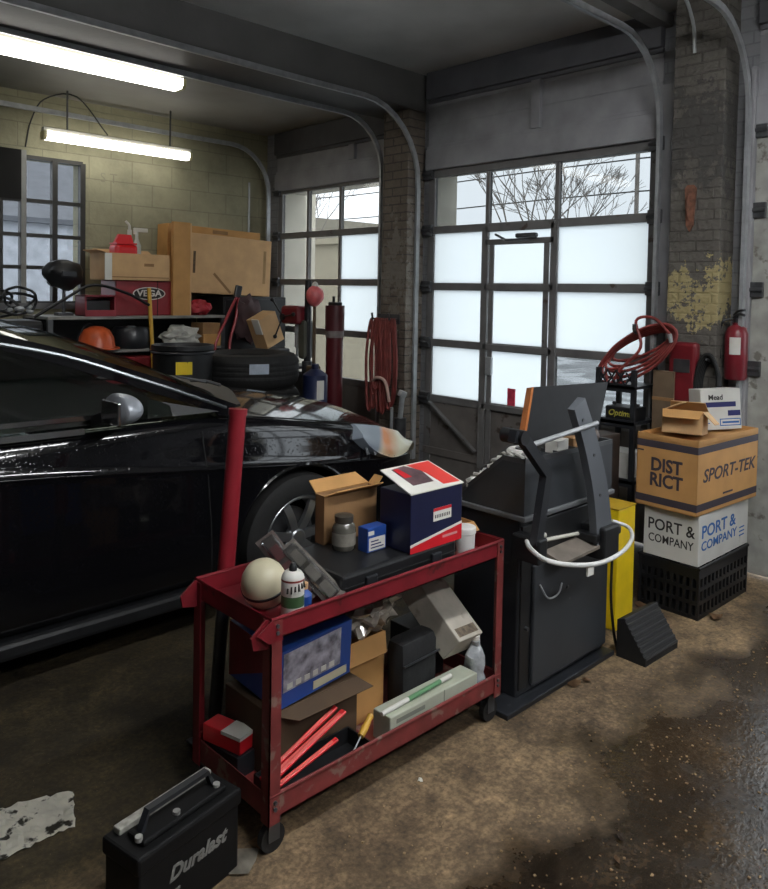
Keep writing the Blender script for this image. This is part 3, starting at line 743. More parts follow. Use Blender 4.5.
# headlights: shell with amber bulb behind a fogged lens
LENSM = headlight_mat()
AMBER = mat('amber_indicator', 'd0975a', .3, var=.3, scale=14)
for s in (-1, 1):
    c = Vector((3.22, s*.70, .80)); pts_top = []; b = bm_new(); rows_ = []
    n1_ = 14
    for i in range(n1_+1):
        u = i/n1_; x = 2.86+.66*u; w, sh, ce, bo = lerp_tab(BODY, x)
        hh = .175*math.sin(PI*min(1, u*1.15+.06))**.6*(1-.15*u)+.004
        row = []
        for j in range(9):
            v = j/8; z = sh-.008-hh*v*(1 if u < .5 else 1)
            y = w*(.90+.095*math.sin(v*PI*.5)) if j else w*.90
            row.append((Vector((x, s*y, z)), v))
        rows_.append(row)
    G = [[b.verts.new(p+Vector((.012, s*.016, .006))) for p, v in r] for r in rows_]
    H = [[b.verts.new(p+Vector((-.05, -s*.05, -.01))) for p, v in r] for r in rows_]
    for gr, fl in ((G, 0), (H, 1)):
        for i in range(n1_):
            for j in range(8):
                q = (gr[i][j], gr[i][j+1], gr[i+1][j+1], gr[i+1][j]); b.faces.new(q if not fl else q[::-1])
    for i in range(n1_):
        b.faces.new((G[i][0], G[i+1][0], H[i+1][0], H[i][0])); b.faces.new((G[i][8], H[i][8], H[i+1][8], G[i+1][8]))
    for i in (0, n1_):
        for j in range(8): b.faces.new((G[i][j], H[i][j], H[i][j+1], G[i][j+1]))
    hl = cobj('headlight', b, LENSM, smooth=True)
    b = bm_new()
    for q in range(5):
        xq = 2.91+q*.06; w = lerp_tab(BODY, xq)[0]; sh = lerp_tab(BODY, xq)[1]
        tube(b, [(xq, s*(w*.94+.017), sh-.075), (xq+.012, s*(w*.985+.018), sh-.165)], .010, n=5, smooth=False)
    cobj('lens_rib', b, mat('lens_grey', '4a4e53', .3), hl)
# grille and bumper lip
b = bm_new()
for z in (.52, .56, .60): tube(b, [(3.60, -.40, z), (3.655, 0, z), (3.60, .40, z)], .011, n=6, k=5)
cobj('grille', b, BLACK, smooth=True)
b = bm_new(); tube(b, [(3.3, -.80, .30), (3.56, -.5, .29), (3.65, 0, .28), (3.56, .5, .29), (3.3, .80, .30)], .03, n=8, k=5); cobj('bumper', b, BLACK, smooth=True)
# doors: seams and handles on both sides
for s in (-1, 1):
    for x in (1.86, .38, -.85):
        b = bm_new(); pts = []
        for f in (.10, .3, .5, .69, .8, .93):
            w, sh, ce, bo = lerp_tab(BODY, x); z = bo+(sh-bo)*f
            sc = section(x); y = None
            for (ya, za), (yb, zb) in zip(sc[2:], sc[3:]):
                if za <= z <= zb: y = ya+(yb-ya)*(z-za)/max(1e-6, zb-za); break
            pts.append((x+(.06 if x > 1 else 0)*(1-f), s*abs(y if y else w), z))
        tube(b, pts, .004, n=5, k=3); cobj('door_seam', b, SEAM)
    for x in (.62, -.62):
        b = bm_new(); tube(b, [(x-.10, s*.885, .90), (x-.07, s*.925, .905), (x+.07, s*.925, .905), (x+.10, s*.885, .90)], .011, n=8, k=4); cobj('door_handle', b, PAINT, smooth=True)
# interior seen through the tinted glass
b = bm_new(); tube(b, [(1.03+.07*math.sin(a)*.5, -.38+.185*math.cos(a), 1.10+.17*math.sin(a)) for a in [2*PI*i/24 for i in range(24)]], .014, n=8, k=2, closed=True)
tube(b, [(1.03, -.56, 1.10), (1.06, -.38, 1.09), (1.03, -.20, 1.10)], .02, n=6, k=3); cobj('steering_wheel', b, mat('grey_vinyl', '6b6d6b', .5), smooth=True)
for y in (-.38, .38):
    b = bm_new(); box(b, (.45, y, 1.10), (.14, .46, .28), (0, -.25, 0), .05); box(b, (.40, y, 1.31), (.09, .26, .13), (0, -.25, 0), .04); cobj('seat', b, mat('dark_seat', '26282a', .8))
b = bm_new(); lohi(b, (1.15, -.7, 1.05), (1.75, .7, 1.09), .02); cobj('dashboard', b, BLACK)
# wheels
TYRE = mat('tyre_rubber', '0e0e0e', .75, var=.3, scale=30, bump=.1)
ALLOY = mat('alloy', 'a9abad', .28, .9, var=.15)
def wheel(x, s):
    y = s*.80
    prof = [(.235, -.10), (.30, -.105), (.335, -.085), (WHR, -.05), (WHR, .05), (.335, .085), (.30, .105), (.235, .10)]
    b = bm_new(); lathe(b, prof+[prof[0]], (x, y, WHR), 48, 'Y'); w = cobj('wheel', b, TYRE, smooth=True)
    b = bm_new()
    lathe(b, [(.236, s*-.09), (.236, s*.085), (.225, s*.095), (.212, s*.085), (.205, s*.03), (.205, s*-.09), (.236, s*-.09)], (x, y, WHR), 48, 'Y')
    for k in range(7):
        a = 2*PI*k/7+.2; d = Vector((math.cos(a), 0, math.sin(a))); c = Vector((x, y, WHR))
        tube(b, [c+d*.04+Vector((0, s*.05, 0)), c+d*.13+Vector((0, s*.065, 0)), c+d*.212+Vector((0, s*.055, 0))], 0, k=3, flat=(.022, .012, d.cross(Vector((0, 1, 0)))))
    lathe(b, [(0, s*.075), (.04, s*.07), (.06, s*.05), (.06, s*.02), (0, s*.02)], (x, y, WHR), 24, 'Y')
    cobj('rim', b, ALLOY, w, smooth=True)
    b = bm_new(); lathe(b, [(.0, -.01), (.15, -.01), (.15, .01), (0, .01)], (x, y-s*.02, WHR), 32, 'Y'); cobj('brake_disc', b, STEELD, w)
for x in (WHX, -.52):
    for s in (-1, 1): wheel(x, s)

# ------------------------------------------------------------------ red shop cart
cart = thing('utility_cart', 'red two-shelf steel service cart loaded with boxes and tools', 'cart', (1.80, 2.0, 0))
def kobj(name, b, M, parent=None, smooth=False, label=None):
    bmesh.ops.translate(b, vec=(-1.80, -2.0, 0), verts=b.verts)
    return obj(name, b, M, parent or cart, smooth, label)
TX0, TX1, TY0, TY1 = 1.265, 2.345, 1.755, 2.175
def tray(z0, z1, M, name):
    b = bm_new(); th = .004
    lohi(b, (TX0, TY0, z0), (TX1, TY1, z0+th))
    for lo, hi in (((TX0, TY0, z0), (TX1, TY0+th, z1)), ((TX0, TY1-th, z0), (TX1, TY1, z1)), ((TX0, TY0, z0), (TX0+th, TY1, z1)), ((TX1-th, TY0, z0), (TX1, TY1, z1))): lohi(b, lo, hi)
    # rolled lip
    tube(b, [(TX0, TY0, z1), (TX1, TY0, z1), (TX1, TY1, z1), (TX0, TY1, z1)], .006, n=8, closed=True, smooth=False)
    return kobj(name, b, M)
tray(.645, .705, RED, 'top_tray'); tray(.115, .185, REDW, 'bottom_tray')
ZT, ZB = .649, .119
for x, sx in ((TX0, 1), (TX1, -1)):
    for y, sy in ((TY0, 1), (TY1, -1)):
        b = bm_new()
        lohi(b, (x-sx*.004, y-sy*.004, .10), (x+sx*.036, y, .70)); lohi(b, (x-sx*.004, y-sy*.004, .10), (x, y+sy*.036, .70))
        lg = kobj('leg', b, REDW if sy > 0 else REDD)
        b = bm_new()
        for z in (.145, .165, .665, .685): cyl(b, (x+sx*.018, y-sy*.003, z), (x+sx*.018, y-sy*.010, z), .006, n=8)
        kobj('bolt', b, STEELD, lg)
        b = bm_new(); lohi(b, (x+sx*.0-.02+sx*.03, y+sy*.03-.02, .095), (x+sx*.03+.02, y+sy*.03+.02, .116)); 
        for q in (-.014, .014): lohi(b, (x+sx*.03-.02, y+sy*.03+q-.002, .035), (x+sx*.03+.02, y+sy*.03+q+.002, .097))
        cs = kobj('caster', b, STEELD)
        b = bm_new(); cyl(b, (x+sx*.03, y+sy*.03-.011, .042), (x+sx*.03, y+sy*.03+.011, .042), .042, n=20); kobj('caster_wheel', b, BLACKR, cs)
# broken push-handle ears bent out from the left end of the top tray
for y in (TY0+.012, TY1-.012):
    b = bm_new(); prism(b, [(TX0+.02, y-.004, .70), (TX0-.012, y-.004, .705), (TX0-.062, y-.004, .665), (TX0-.055, y-.004, .63), (TX0-.01, y-.004, .62), (TX0+.02, y-.004, .63)], (0, .008, 0))
    kobj('handle_bracket', b, RED)
b = bm_new(); prism(b, [(TX0, TY0-.006, .705), (TX0-.05, TY0-.006, .675), (TX0-.012, TY0-.006, .64), (TX0+.04, TY0-.006, .64)], (0, .004, 0)); kobj('torn_lip', b, RED)

# red pole standing behind the cart's left end
pt, pb = at(238, 410, 'Y', 2.36), at(213, 742, 'Y', 2.36)
pole = thing('jack_pole', 'tall red pole standing upright behind the left end of the cart', 'pole', (pb.x, 2.36, 0))
d = (pt-Vector((pb.x, 2.36, 0)))
b = bm_new(); lohi(b, (-.07, -.07, 0), (.07, .07, .012), .004); obj('base_plate', b, BLACKM, pole)
b = bm_new(); cyl(b, Vector((0, 0, .012)), d*.5, .024, n=16); obj('lower_shaft', b, BLACKM, pole, True)
b = bm_new(); cyl(b, d*.42, d, .031, n=20); cyl(b, d*.985, d*1.004, .034, n=20); obj('red_sleeve', b, mat('pole_red', '86202a', .35, var=.2, scale=5), pole, True)

# ---- on the cart, top shelf
def carton(name, label, cat, loc, rz, sx, sy, sz, M, flaps=False, group=None, th=.004):
    """a carton; open ones are hollow with flaps"""
    t = thing(name, label, cat, loc, rz, group)
    b = bm_new()
    if flaps:
        lohi(b, (-sx/2, -sy/2, 0), (sx/2, sy/2, th))
        for lo, hi in (((-sx/2, -sy/2, 0), (sx/2, -sy/2+th, sz)), ((-sx/2, sy/2-th, 0), (sx/2, sy/2, sz)), ((-sx/2, -sy/2, 0), (-sx/2+th, sy/2, sz)), ((sx/2-th, -sy/2, 0), (sx/2, sy/2, sz))): lohi(b, lo, hi)
    else:
        lohi(b, (-sx/2, -sy/2, 0), (sx/2, sy/2, sz), .003)
    obj('carton', b, M, t)
    return t
def flap(t, p0, p1, out, M, th=.004):
    """hinged flap: edge p0-p1, pushed out by vector"""
    p0, p1, out = Vector(p0), Vector(p1), Vector(out)
    n = (p1-p0).cross(out).normalized()*th; ins = (p1-p0)*.06
    b = bm_new(); prism(b, [p0, p1, p1+out-ins, p0+out+ins], n); return obj('flap', b, M, t)

t = thing('tool_case', 'flat black case under the boxes on the cart top shelf', 'case', (1.835, 1.945, ZT), .02)
b = bm_new(); box(b, (0, 0, .05), (.56, .31, .10), None, .012); obj('shell', b, BLACK, t)
b = bm_new(); lohi(b, (-.275, -.158, .055), (.275, -.154, .060)); obj('seam', b, mat('panel_gap', '', .8), t)
for x in (-.16, .16):
    b = bm_new(); lohi(b, (x-.025, -.168, .035), (x+.025, -.157, .078), .004); obj('latch', b, BLACKM, t)
ZC = ZT+.1005
t = carton('cardboard_box', 'small open brown cardboard box behind the glass jar on the cart', 'box', (1.825, 2.075, ZC-.0), -.02, .25, .05, .175, KRAFTD, True)
flap(t, (-.125, -.025, .175), (.125, -.025, .175), (.015, -.035, .02), KRAFT); flap(t, (-.125, .025, .175), (.125, .025, .175), (0, .06, .03), KRAFT); flap(t, (.125, -.025, .175), (.125, .025, .175), (.03, 0, .03), KRAFT)
t = thing('glass_jar', 'small grey glass jar with a screw lid on the black case', 'jar', (1.735, 1.985, ZC))
b = bm_new(); lathe(b, [(0, 0), (.038, 0), (.042, .006), (.042, .075), (.036, .088), (.030, .094), (.030, .098), (0, .098)], n=28); obj('jar_body', b, mat('smoky_glass', '55534c', .12, var=.3, scale=30, coat=.5), t, True)
b = bm_new(); lathe(b, [(0, .097), (.033, .097), (.033, .117), (.030, .119), (0, .119)], n=28); obj('jar_lid', b, mat('tin_lid', '6f6a60', .35, .7), t, True)
b = bm_new(); lathe(b, [(.0424, .018), (.0424, .062)], n=28); obj('jar_label', b, mat('dirty_label', '77736a', .8, var=.3, scale=40), t, True)
t = carton('parts_box', 'small blue box with a pale label beside the jar on the cart', 'box', (1.805, 1.915, ZC), .0, .09, .05, .085, BLUE)
b = bm_new(); lohi(b, (-.038, -.0262, .006), (.038, -.0250, .050)); obj('label', b, PAPER, t)
b = bm_new()
for k in range(3): lohi(b, (-.030, -.0270, .014+k*.011), (.030-k*.012, -.0261, .018+k*.011))
obj('print', b, INKNAVY, t)
b = bm_new(); lohi(b, (-.042, -.0262, .060), (-.015, -.0250, .074)); obj('emblem', b, PAPER, t)

t = carton('brake_box', 'large dark blue box with red stripe and pictured lid on the cart', 'box', (1.998, 1.862, ZC), .0, .27, .20, .205, NAVY); t.scale = (1, .76, 1)
b = bm_new(); prism(b, [(-.135, -.1012, .0), (.135, -.1012, .0), (.135, -.1012, .058), (-.135, -.1012, .022)], (0, .0012, 0)); obj('red_stripe', b, REDP, t)
b = bm_new(); prism(b, [(-.135, -.1018, .022), (.135, -.1018, .058), (.135, -.1018, .067), (-.135, -.1018, .031)], (0, .0012, 0)); obj('white_stripe', b, PAPER, t)
b = bm_new(); lohi(b, (-.02, -.1016, .092), (.075, -.1005, .138)); lb = obj('label', b, PAPER, t)
b = bm_new(); lohi(b, (-.02, -.1020, .127), (.075, -.1010, .138)); obj('label_band', b, REDP, lb)
b = bm_new()
for k in range(9): lohi(b, (-.012+k*.0092, -.1020, .102), (-.012+k*.0092+.0045, -.1012, .114))
obj('print', b, INKBLK, lb)
b = bm_new(); lohi(b, (.03, -.1020, .025), (.11, -.1010, .034)); obj('print', b, mat('pale_print_red', 'c98a86', .6), t)
# lid standing a little open at the back, with its picture
def lidz(y): return .2055+(y+.102)/.21*.055
b = bm_new(); prism(b, [(-.138, -.104, lidz(-.104)), (.138, -.104, lidz(-.104)), (.118, .108, lidz(.108)), (-.132, .108, lidz(.108))], (0, 0, .004)); lid = obj('lid', b, PAPER, t)
def lz(x, y, k=.0041): return (x, y, lidz(y)+k)
b = bm_new(); prism(b, [lz(.045, -.085), lz(.128, -.09), lz(.112, .10), lz(-.005, .10), lz(.035, .02)], (0, 0, .0008)); obj('red_swoosh', b, mat('swoosh_red', 'd23a33', .4, var=.1), lid)
b = bm_new(); prism(b, [lz(-.085, -.05), lz(.02, -.05), lz(.028, .04), lz(-.02, .10), lz(-.09, .09)], (0, 0, .0008)); obj('dark_picture', b, mat('picture_dark', '5a4448', .4, var=.6, scale=18), lid)
b = bm_new(); prism(b, [lz(-.08, .01, .0052), lz(-.045, .01, .0052), lz(-.06, .085, .0052), lz(-.085, .085, .0052)], (0, 0, .0008)); obj('picture_red', b, REDP, lid)

t = thing('paper_cup', 'white tub at the right end of the cart top shelf', 'cup', (2.205, 1.83, ZT))
b = bm_new(); lathe(b, [(0, 0), (.036, 0), (.038, .004), (.040, .095), (.043, .098), (.043, .118), (.040, .121), (0, .121)], n=28); obj('tub', b, mat('white_tub', 'd8d6d2', .5, var=.05), t, True)
t = carton('cardboard_box', 'opened tan carton behind the white tub at the cart right end', 'box', (2.215, 1.985, ZT), -.05, .22, .20, .105, KRAFT, True)
flap(t, (.11, -.10, .105), (.11, .10, .105), (.03, 0, -.06), KRAFTL); flap(t, (-.11, -.10, .105), (.11, -.10, .105), (.02, -.025, -.03), KRAFT); flap(t, (-.11, .1, .105), (.11, .1, .105), (0, .02, .07), KRAFTL)
t = thing('tape_roll', 'tan roll of tape standing on the tan carton beside the brake box', 'tape', (2.185, 2.0, ZT+.0045))
b = bm_new(); lathe(b, [(.04, -.022), (.062, -.022), (.062, .022), (.04, .022), (.04, -.022)], (0, 0, .062), 28, 'X'); obj('tape', b, mat('masking_tape', 'b79862', .6, var=.1), t, True)

# aerosol can and neighbours
t = thing('spray_can', 'white aerosol can with a green-based label at the cart left end', 'can', (1.385, 1.815, ZT))
b = bm_new(); lathe(b, [(0, 0), (.033, 0), (.035, .004), (.035, .135), (.033, .142), (.026, .152), (.020, .156), (0, .156)], n=28); obj('can', b, mat('can_white', 'cfcdc6', .3, var=.12, scale=30), t, True)
b = bm_new(); lathe(b, [(.0353, .052), (.0353, .085)], n=28); obj('green_band', b, mat('can_green', '3f5a3a', .4, var=.2), t, True)
b = bm_new(); lathe(b, [(.0354, .128), (.0354, .134)], n=28); obj('red_band', b, mat('can_red', '8a3a36', .4), t, True)
b = bm_new(); 
for k in range(6): box(b, (-.0335*math.cos(.5+k*.32)*1.06, -.0335*math.sin(.5+k*.32)*1.06, .104+k*.003), (.005, .005, .016+.006*(k % 2)), (0, .3, .5+k*.32))
obj('print', b, INKBLK, t)
b = bm_new(); lathe(b, [(0, .156), (.012, .156), (.012, .168), (.006, .178), (0, .178)], n=18); obj('nozzle', b, BLACK, t, True)
t = thing('plastic_dome', 'off-white plastic dome with a dark band tilted on the cart left end', 'cover', (1.385, 1.965, ZT+.078), rot=(.18, -.38, .0))
b = bm_new(); lathe(b, [(0, .070), (.028, .066), (.050, .052), (.065, .030), (.072, .008), (.073, -.006)], n=36); lathe(b, [(.073, -.014), (.070, -.035), (.058, -.060), (.0, -.062)], n=36); obj('shell', b, CREAM, t, 'all')
b = bm_new(); lathe(b, [(.0735, -.006), (.0755, -.007), (.0755, -.015), (.0725, -.016)], n=36); obj('band', b, BLACK, t, True)
t = thing('small_bottle', 'small blue bottle between the aerosol can and the packages', 'bottle', (1.445, 1.835, ZT))
b = bm_new(); lathe(b, [(0, 0), (.022, 0), (.024, .005), (.024, .06), (.012, .075), (.010, .08), (0, .08)], n=20); obj('bottle', b, BLUE, t, True)
b = bm_new(); lathe(b, [(0, .079), (.012, .079), (.012, .097), (0, .098)], n=16); obj('cap', b, mat('tan_cap', 'c09a72', .5), t, True)
# two long clear packages leaning across the left of the black case
for k, (lab, p0, p1) in enumerate((('long clear blister package leaning on the black case, nearest the aerosol can', (1.54, 1.785, ZT+.032), (1.485, 1.99, ZT+.165)),
                                   ('long dark blister package leaning on the black case behind the clear one', (1.49, 1.85, ZT+.030), (1.45, 2.06, ZT+.185)))):
    p0, p1 = Vector(p0), Vector(p1); dd = (p1-p0); L_ = dd.length
    t = thing('blister_pack', lab, 'package', p0); x = dd.normalized(); y = Vector((-.75, 0, -.66)); y = (y-x*y.dot(x)).normalized(); z = x.cross(y)
    t.rotation_euler = Matrix((x, y, z)).transposed().to_euler()
    b = bm_new(); lohi(b, (0, -.035, -.004), (L_, .035, 0)); obj('backing_card', b, mat('card_grey%d' % k, ('5c5650', '453a36')[k], .6, var=.4, scale=25), t)
    b = bm_new(); box(b, (L_/2, 0, .010), (L_*.9, .05, .02), None, .008); obj('blister', b, CLEARP, t)
    b = bm_new()
    for q in range(3): lohi(b, (.02+q*.07, -.016, .003), (.075+q*.07, .016, .013), .004)
    obj('insert', b, (mat('insert_pale', '8d867c', .5, var=.3, scale=30), REDD)[k], t)

# ---- on the cart, bottom shelf
t = carton('cardboard_box', 'brown carton on the cart bottom shelf under the blue box', 'box', (1.545, 2.02, ZB), .0, .36, .26, .215, mat('dark_brown_card', '4c3a28', .85, var=.25))
flap(t, (-.18, -.13, .213), (.18, -.13, .213), (.06, -.04, -.03), mat('dark_brown_card', ''))
t = thing('picture_box', 'blue box with a large grey picture on the cart bottom shelf', 'box', (1.535, 2.02, ZB+.240), 0, rot=(.10, -.06, .03))
b = bm_new(); lohi(b, (-.155, -.13, 0), (.155, .13, .195), .003); obj('carton', b, BLUE, t)
b = bm_new(); lohi(b, (-.135, -.1315, .055), (.105, -.130, .185)); pc = obj('picture', b, mat('grey_picture', 'a6a3ae', .6, var=.7, scale=28), t)
b = bm_new(); lohi(b, (-.01, -.1318, .012), (.135, -.1300, .040)); obj('label', b, CREAM, t)
b = bm_new(); lohi(b, (.1545, -.10, .03), (.1562, .06, .16)); obj('side_print', b, mat('lilac_print', '8d7a9c', .5, var=.3, scale=18), t)
b = bm_new(); prism(b, [(-.1565, .13, .0), (-.1565, -.06, .10), (-.1565, -.06, .195), (-.1565, .13, .195)], (.0012, 0, 0)); obj('red_side', b, REDD, t)
b = bm_new()
for k in range(6): lohi(b, (-.12+k*.035, -.1330, .062), (-.098+k*.035, -.1316, .080))
obj('print', b, PAPER, t)
t = carton('parts_box', 'small red and white box at the left end of the cart bottom shelf', 'box', (1.322, 2.06, ZB+.07), .25, .07, .16, .055, REDP)
b = bm_new(); lohi(b, (-.036, -.081, .045), (.036, .0, .0562)); obj('white_top', b, PAPER, t)
t = carton('steel_block', 'dark steel block under the small red and white box', 'block', (1.322, 2.055, ZB), .1, .07, .17, .07, BLACKM)
# black tray case and red strips in front
t = thing('tool_case', 'open black tool case holding red strips on the cart bottom shelf', 'case', (1.49, 1.825, ZB), .0)
b = bm_new(); lohi(b, (-.19, -.06, 0), (.19, .06, .008))
for lo, hi in (((-.19, -.06, 0), (.19, -.054, .06)), ((-.19, .054, 0), (.19, .06, .06)), ((-.19, -.06, 0), (-.184, .06, .06)), ((.184, -.06, 0), (.19, .06, .06))): lohi(b, lo, hi)
obj('shell', b, BLACK, t)
strips = [((-.20, -.03, .075), (.13, .01, .155)), ((-.20, -.012, .07), (.14, .028, .145)), ((-.20, .008, .07), (.12, .042, .16)), ((-.19, -.048, .068), (.06, -.035, .11))]
RS = mat('red_reflector', 'd0262c', .3, var=.25, scale=20)
for k, (p0, p1) in enumerate(strips):
    p0 = Vector(p0)+Vector((1.49, 1.825, ZB)); p1 = Vector(p1)+Vector((1.49, 1.825, ZB)); L_ = (p1-p0).length
    t = thing('reflector_strip', 'bright red plastic strip lying in the open black case on the cart', 'strip', p0, 0, 'red strips in the open black case')
    x = (p1-p0).normalized(); y = Vector((0, 1, .2)); y = (y-x*y.dot(x)).normalized(); z = x.cross(y); t.rotation_euler = Matrix((x, y, z)).transposed().to_euler()
    b = bm_new(); box(b, (L_/2, 0, 0), (L_, .016, .010), None, .003); obj('strip', b, RS, t)
    b = bm_new(); lohi(b, (.02, -.004, .0048), (L_-.02, .004, .0062)); obj('inlay', b, mat('pink_inlay', 'e06a62', .3), t)
t = thing('screwdriver', 'screwdriver with a yellow handle behind the red strips on the cart', 'screwdriver', (1.66, 1.80, ZB+.068), 0, rot=(0, -.35, .4))
b = bm_new(); lathe(b, [(0, 0), (.011, .002), (.013, .03), (.010, .075), (.012, .085), (0, .088)], n=14, axis='X'); obj('handle', b, mat('yellow_handle', 'c89a3a', .4), t, True)
b = bm_new(); cyl(b, (-.10, 0, 0), (0, 0, 0), .003, n=8); obj('shaft', b, STEEL, t, True)

t = carton('cardboard_box', 'small tan carton behind the black pouch on the cart bottom shelf', 'box', (1.808, 2.03, ZB), .02, .19, .17, .30, KRAFT, True)
flap(t, (-.10, -.085, .30), (.10, -.085, .30), (-.03, -.05, -.05), KRAFT); flap(t, (-.10, -.085, .30), (-.10, .085, .30), (-.05, 0, .02), KRAFTL)
t = thing('plastic_bag', 'crumpled clear plastic bag in the tan carton on the cart bottom shelf', 'bag', (1.84, 2.01, ZB+.395))
b = bm_new(); blob(b, (0, 0, 0), (.13, .11, .10), .5, 3.2, 4, None, 3); obj('bag', b, mat('crumpled_film', 'a89f93', .2, .1, var=.5, scale=14, coat=.6), t)
t = thing('parts_box', 'long pale green box along the front of the cart bottom shelf', 'box', (2.0, 1.815, ZB), .0)
b = bm_new(); box(b, (0, 0, .05), (.46, .085, .10), None, .004); obj('carton', b, mat('pale_green_card', 'a9ad9c', .6, var=.15, scale=9), t)
b = bm_new(); lohi(b, (.04, -.0437, .0), (.044, -.0425, .10)); lohi(b, (-.2, -.0434, .07), (-.06, -.0425, .085)); obj('print', b, mat('grey_print', '7f8378', .7), t)
t = thing('glow_tube', 'white tube with green bands lying on the pale green box', 'tube', (1.755, 1.80, ZB+.108), 0, rot=(0, -.02, .02))
b = bm_new(); cyl(b, (0, 0, 0), (.36, 0, 0), .008, n=14); obj('tube', b, PAPER, t, True)
b = bm_new(); cyl(b, (.13, 0, 0), (.30, 0, 0), .0086, n=14); obj('green_band', b, mat('tube_green', '5d8a62', .4), t, True)
t = thing('pouch', 'black soft pouch standing behind the pale green box on the cart', 'pouch', (2.02, 1.915, ZB))
b = bm_new(); box(b, (0, 0, .135), (.21, .10, .27), (0, 0, .05), .04); crumple(b, .006, 9, 2); obj('pouch_body', b, mat('black_fabric', '1a1b1d', .75, var=.3, scale=25, bump=.1), t, True)
b = bm_new(); tube(b, [(-.10, -.056, .19), (0, -.058, .195), (.10, -.046, .19)], .004, n=6, k=4); obj('zip', b, BLACKM, t, True)
t = thing('parts_box', 'dirty white long box leaning over the right of the cart bottom shelf', 'box', (2.215, 1.965, ZB+.285), 0, rot=(.66, .10, .10))
b = bm_new(); box(b, (0, 0, 0), (.16, .33, .11), None, .004); obj('carton', b, mat('dirty_white_card', 'b4ada0', .7, var=.2, scale=9, spots=('8d8576', 8, .62)), t)
b = bm_new(); lohi(b, (-.062, -.15, .0548), (.062, -.115, .0562))
obj('print', b, mat('brown_print', '6d6152', .7, var=.5, scale=60), t)
t = carton('cardboard_box', 'black carton propping the dirty white box on the cart', 'box', (2.22, 2.08, ZB), 0, .15, .16, .20, BLACK)
t = thing('plastic_bottle', 'crumpled clear plastic bottle at the right end of the bottom shelf', 'bottle', (2.275, 1.822, ZB), .0)
b = bm_new(); lathe(b, [(0, 0), (.028, 0), (.032, .008), (.033, .05), (.029, .07), (.033, .09), (.032, .115), (.02, .14), (.013, .15), (.013, .165), (0, .166)], n=18); bmesh.ops.scale(b, vec=(1.25, 1.25, 1.2), verts=b.verts); crumple(b, .012, 24, 1); obj('bottle', b, mat('crumpled_clear', 'a9adb0', .15, .1, var=.5, scale=30, coat=.5), t, True)
b = bm_new(); lathe(b, [(0, .197), (.017, .197), (.017, .212), (0, .213)], n=16); obj('cap', b, PAPER, t, True)
# ------------------------------------------------------------------ wheel balancer
MX0, MX1, MY0, MY1 = 2.485, 3.16, 1.76, 2.12
mach = thing('wheel_balancer', 'black wheel balancing machine with a raised guard arm beside the cart', 'machine', (2.82, 2.03, 0))
def mobj(name, b, M, parent=None, smooth=False, label=None):
    bmesh.ops.translate(b, vec=(-2.82, -2.03, 0), verts=b.verts)
    return obj(name, b, M, parent or mach, smooth, label)
b = bm_new(); lohi(b, (2.36, 1.725, 0), (3.17, 2.12, .022), .004); mobj('base_plate', b, BLACKM)
b = bm_new(); lohi(b, (MX0, MY0+.02, .022), (MX1, MY1, .745), .008); mobj('lower_cabinet', b, BLACKM)
b = bm_new(); lohi(b, (MX0+.085, MY0, .05), (MX1-.01, MY0+.02, .545), .006); mobj('front_panel', b, CHAR)
b = bm_new(); lohi(b, (MX0+.02, MY0-.012, .745), (MX1+.01, MY1, .765), .004); lohi(b, (MX0-.012, MY0-.012, .745), (MX0+.03, MY1, .765), .004); mobj('seam_trim', b, mat('grey_trim', '66686a', .4, var=.2))
MY2 = 2.08                                            # the hood slopes down to the back
zt = .975
def slope(y): return zt-max(0, y-(MY0+.11))/(MY2-MY0-.11)*.175
b = bm_new(); prism(b, [(MX0, MY0, .766), (MX0, MY0, zt), (MX0, MY0+.11, zt), (MX0, MY2, slope(MY2)), (MX0, MY2, .766)], (MX1-MX0, 0, 0)); mobj('upper_cabinet', b, CHAR)
b = bm_new()
for x0 in (MX0, MX1-.01):
    prism(b, [(x0, MY0, zt), (x0, MY0+.11, zt), (x0, MY2, slope(MY2)), (x0, MY2, slope(MY2)+.02), (x0, MY0+.11, zt+.02), (x0, MY0, zt+.02)], (.01, 0, 0))
lohi(b, (MX0, MY0, zt), (MX1, MY0+.008, zt+.02))
for k in range(1, 5): xk = MX0+(MX1-MX0)*k/5; lohi(b, (xk-.004, MY0+.008, zt), (xk+.004, MY0+.11, zt+.015))
mobj('weight_tray', b, STEELD)
# recess with a ledge below the hood
b = bm_new(); lohi(b, (MX0+.10, MY0-.004, .56), (MX1-.02, MY0+.021, .735), .004); mobj('recess', b, BLACK)
b = bm_new(); prism(b, [(MX0+.13, MY0-.006, .59), (MX0+.52, MY0-.006, .60), (MX0+.52, MY0-.10, .575), (MX0+.13, MY0-.10, .565)], (0, 0, .012)); mobj('ledge', b, mat('worn_ledge', '6f675e', .6, var=.3, scale=14))
b = bm_new(); lohi(b, (MX0+.01, MY0+.012, .05), (MX0+.075, MY0+.021, .72), .003); mobj('side_strip', b, BLACK)
b = bm_new()
for (x, z) in ((MX0+.045, .62), (MX0+.045, .30), (MX0+.33, .40)):
    b = bm_new(); cyl(b, (x, MY0+.012, z), (x, MY0-.004, z), .008, n=10); mobj('bolt', b, STEELD)
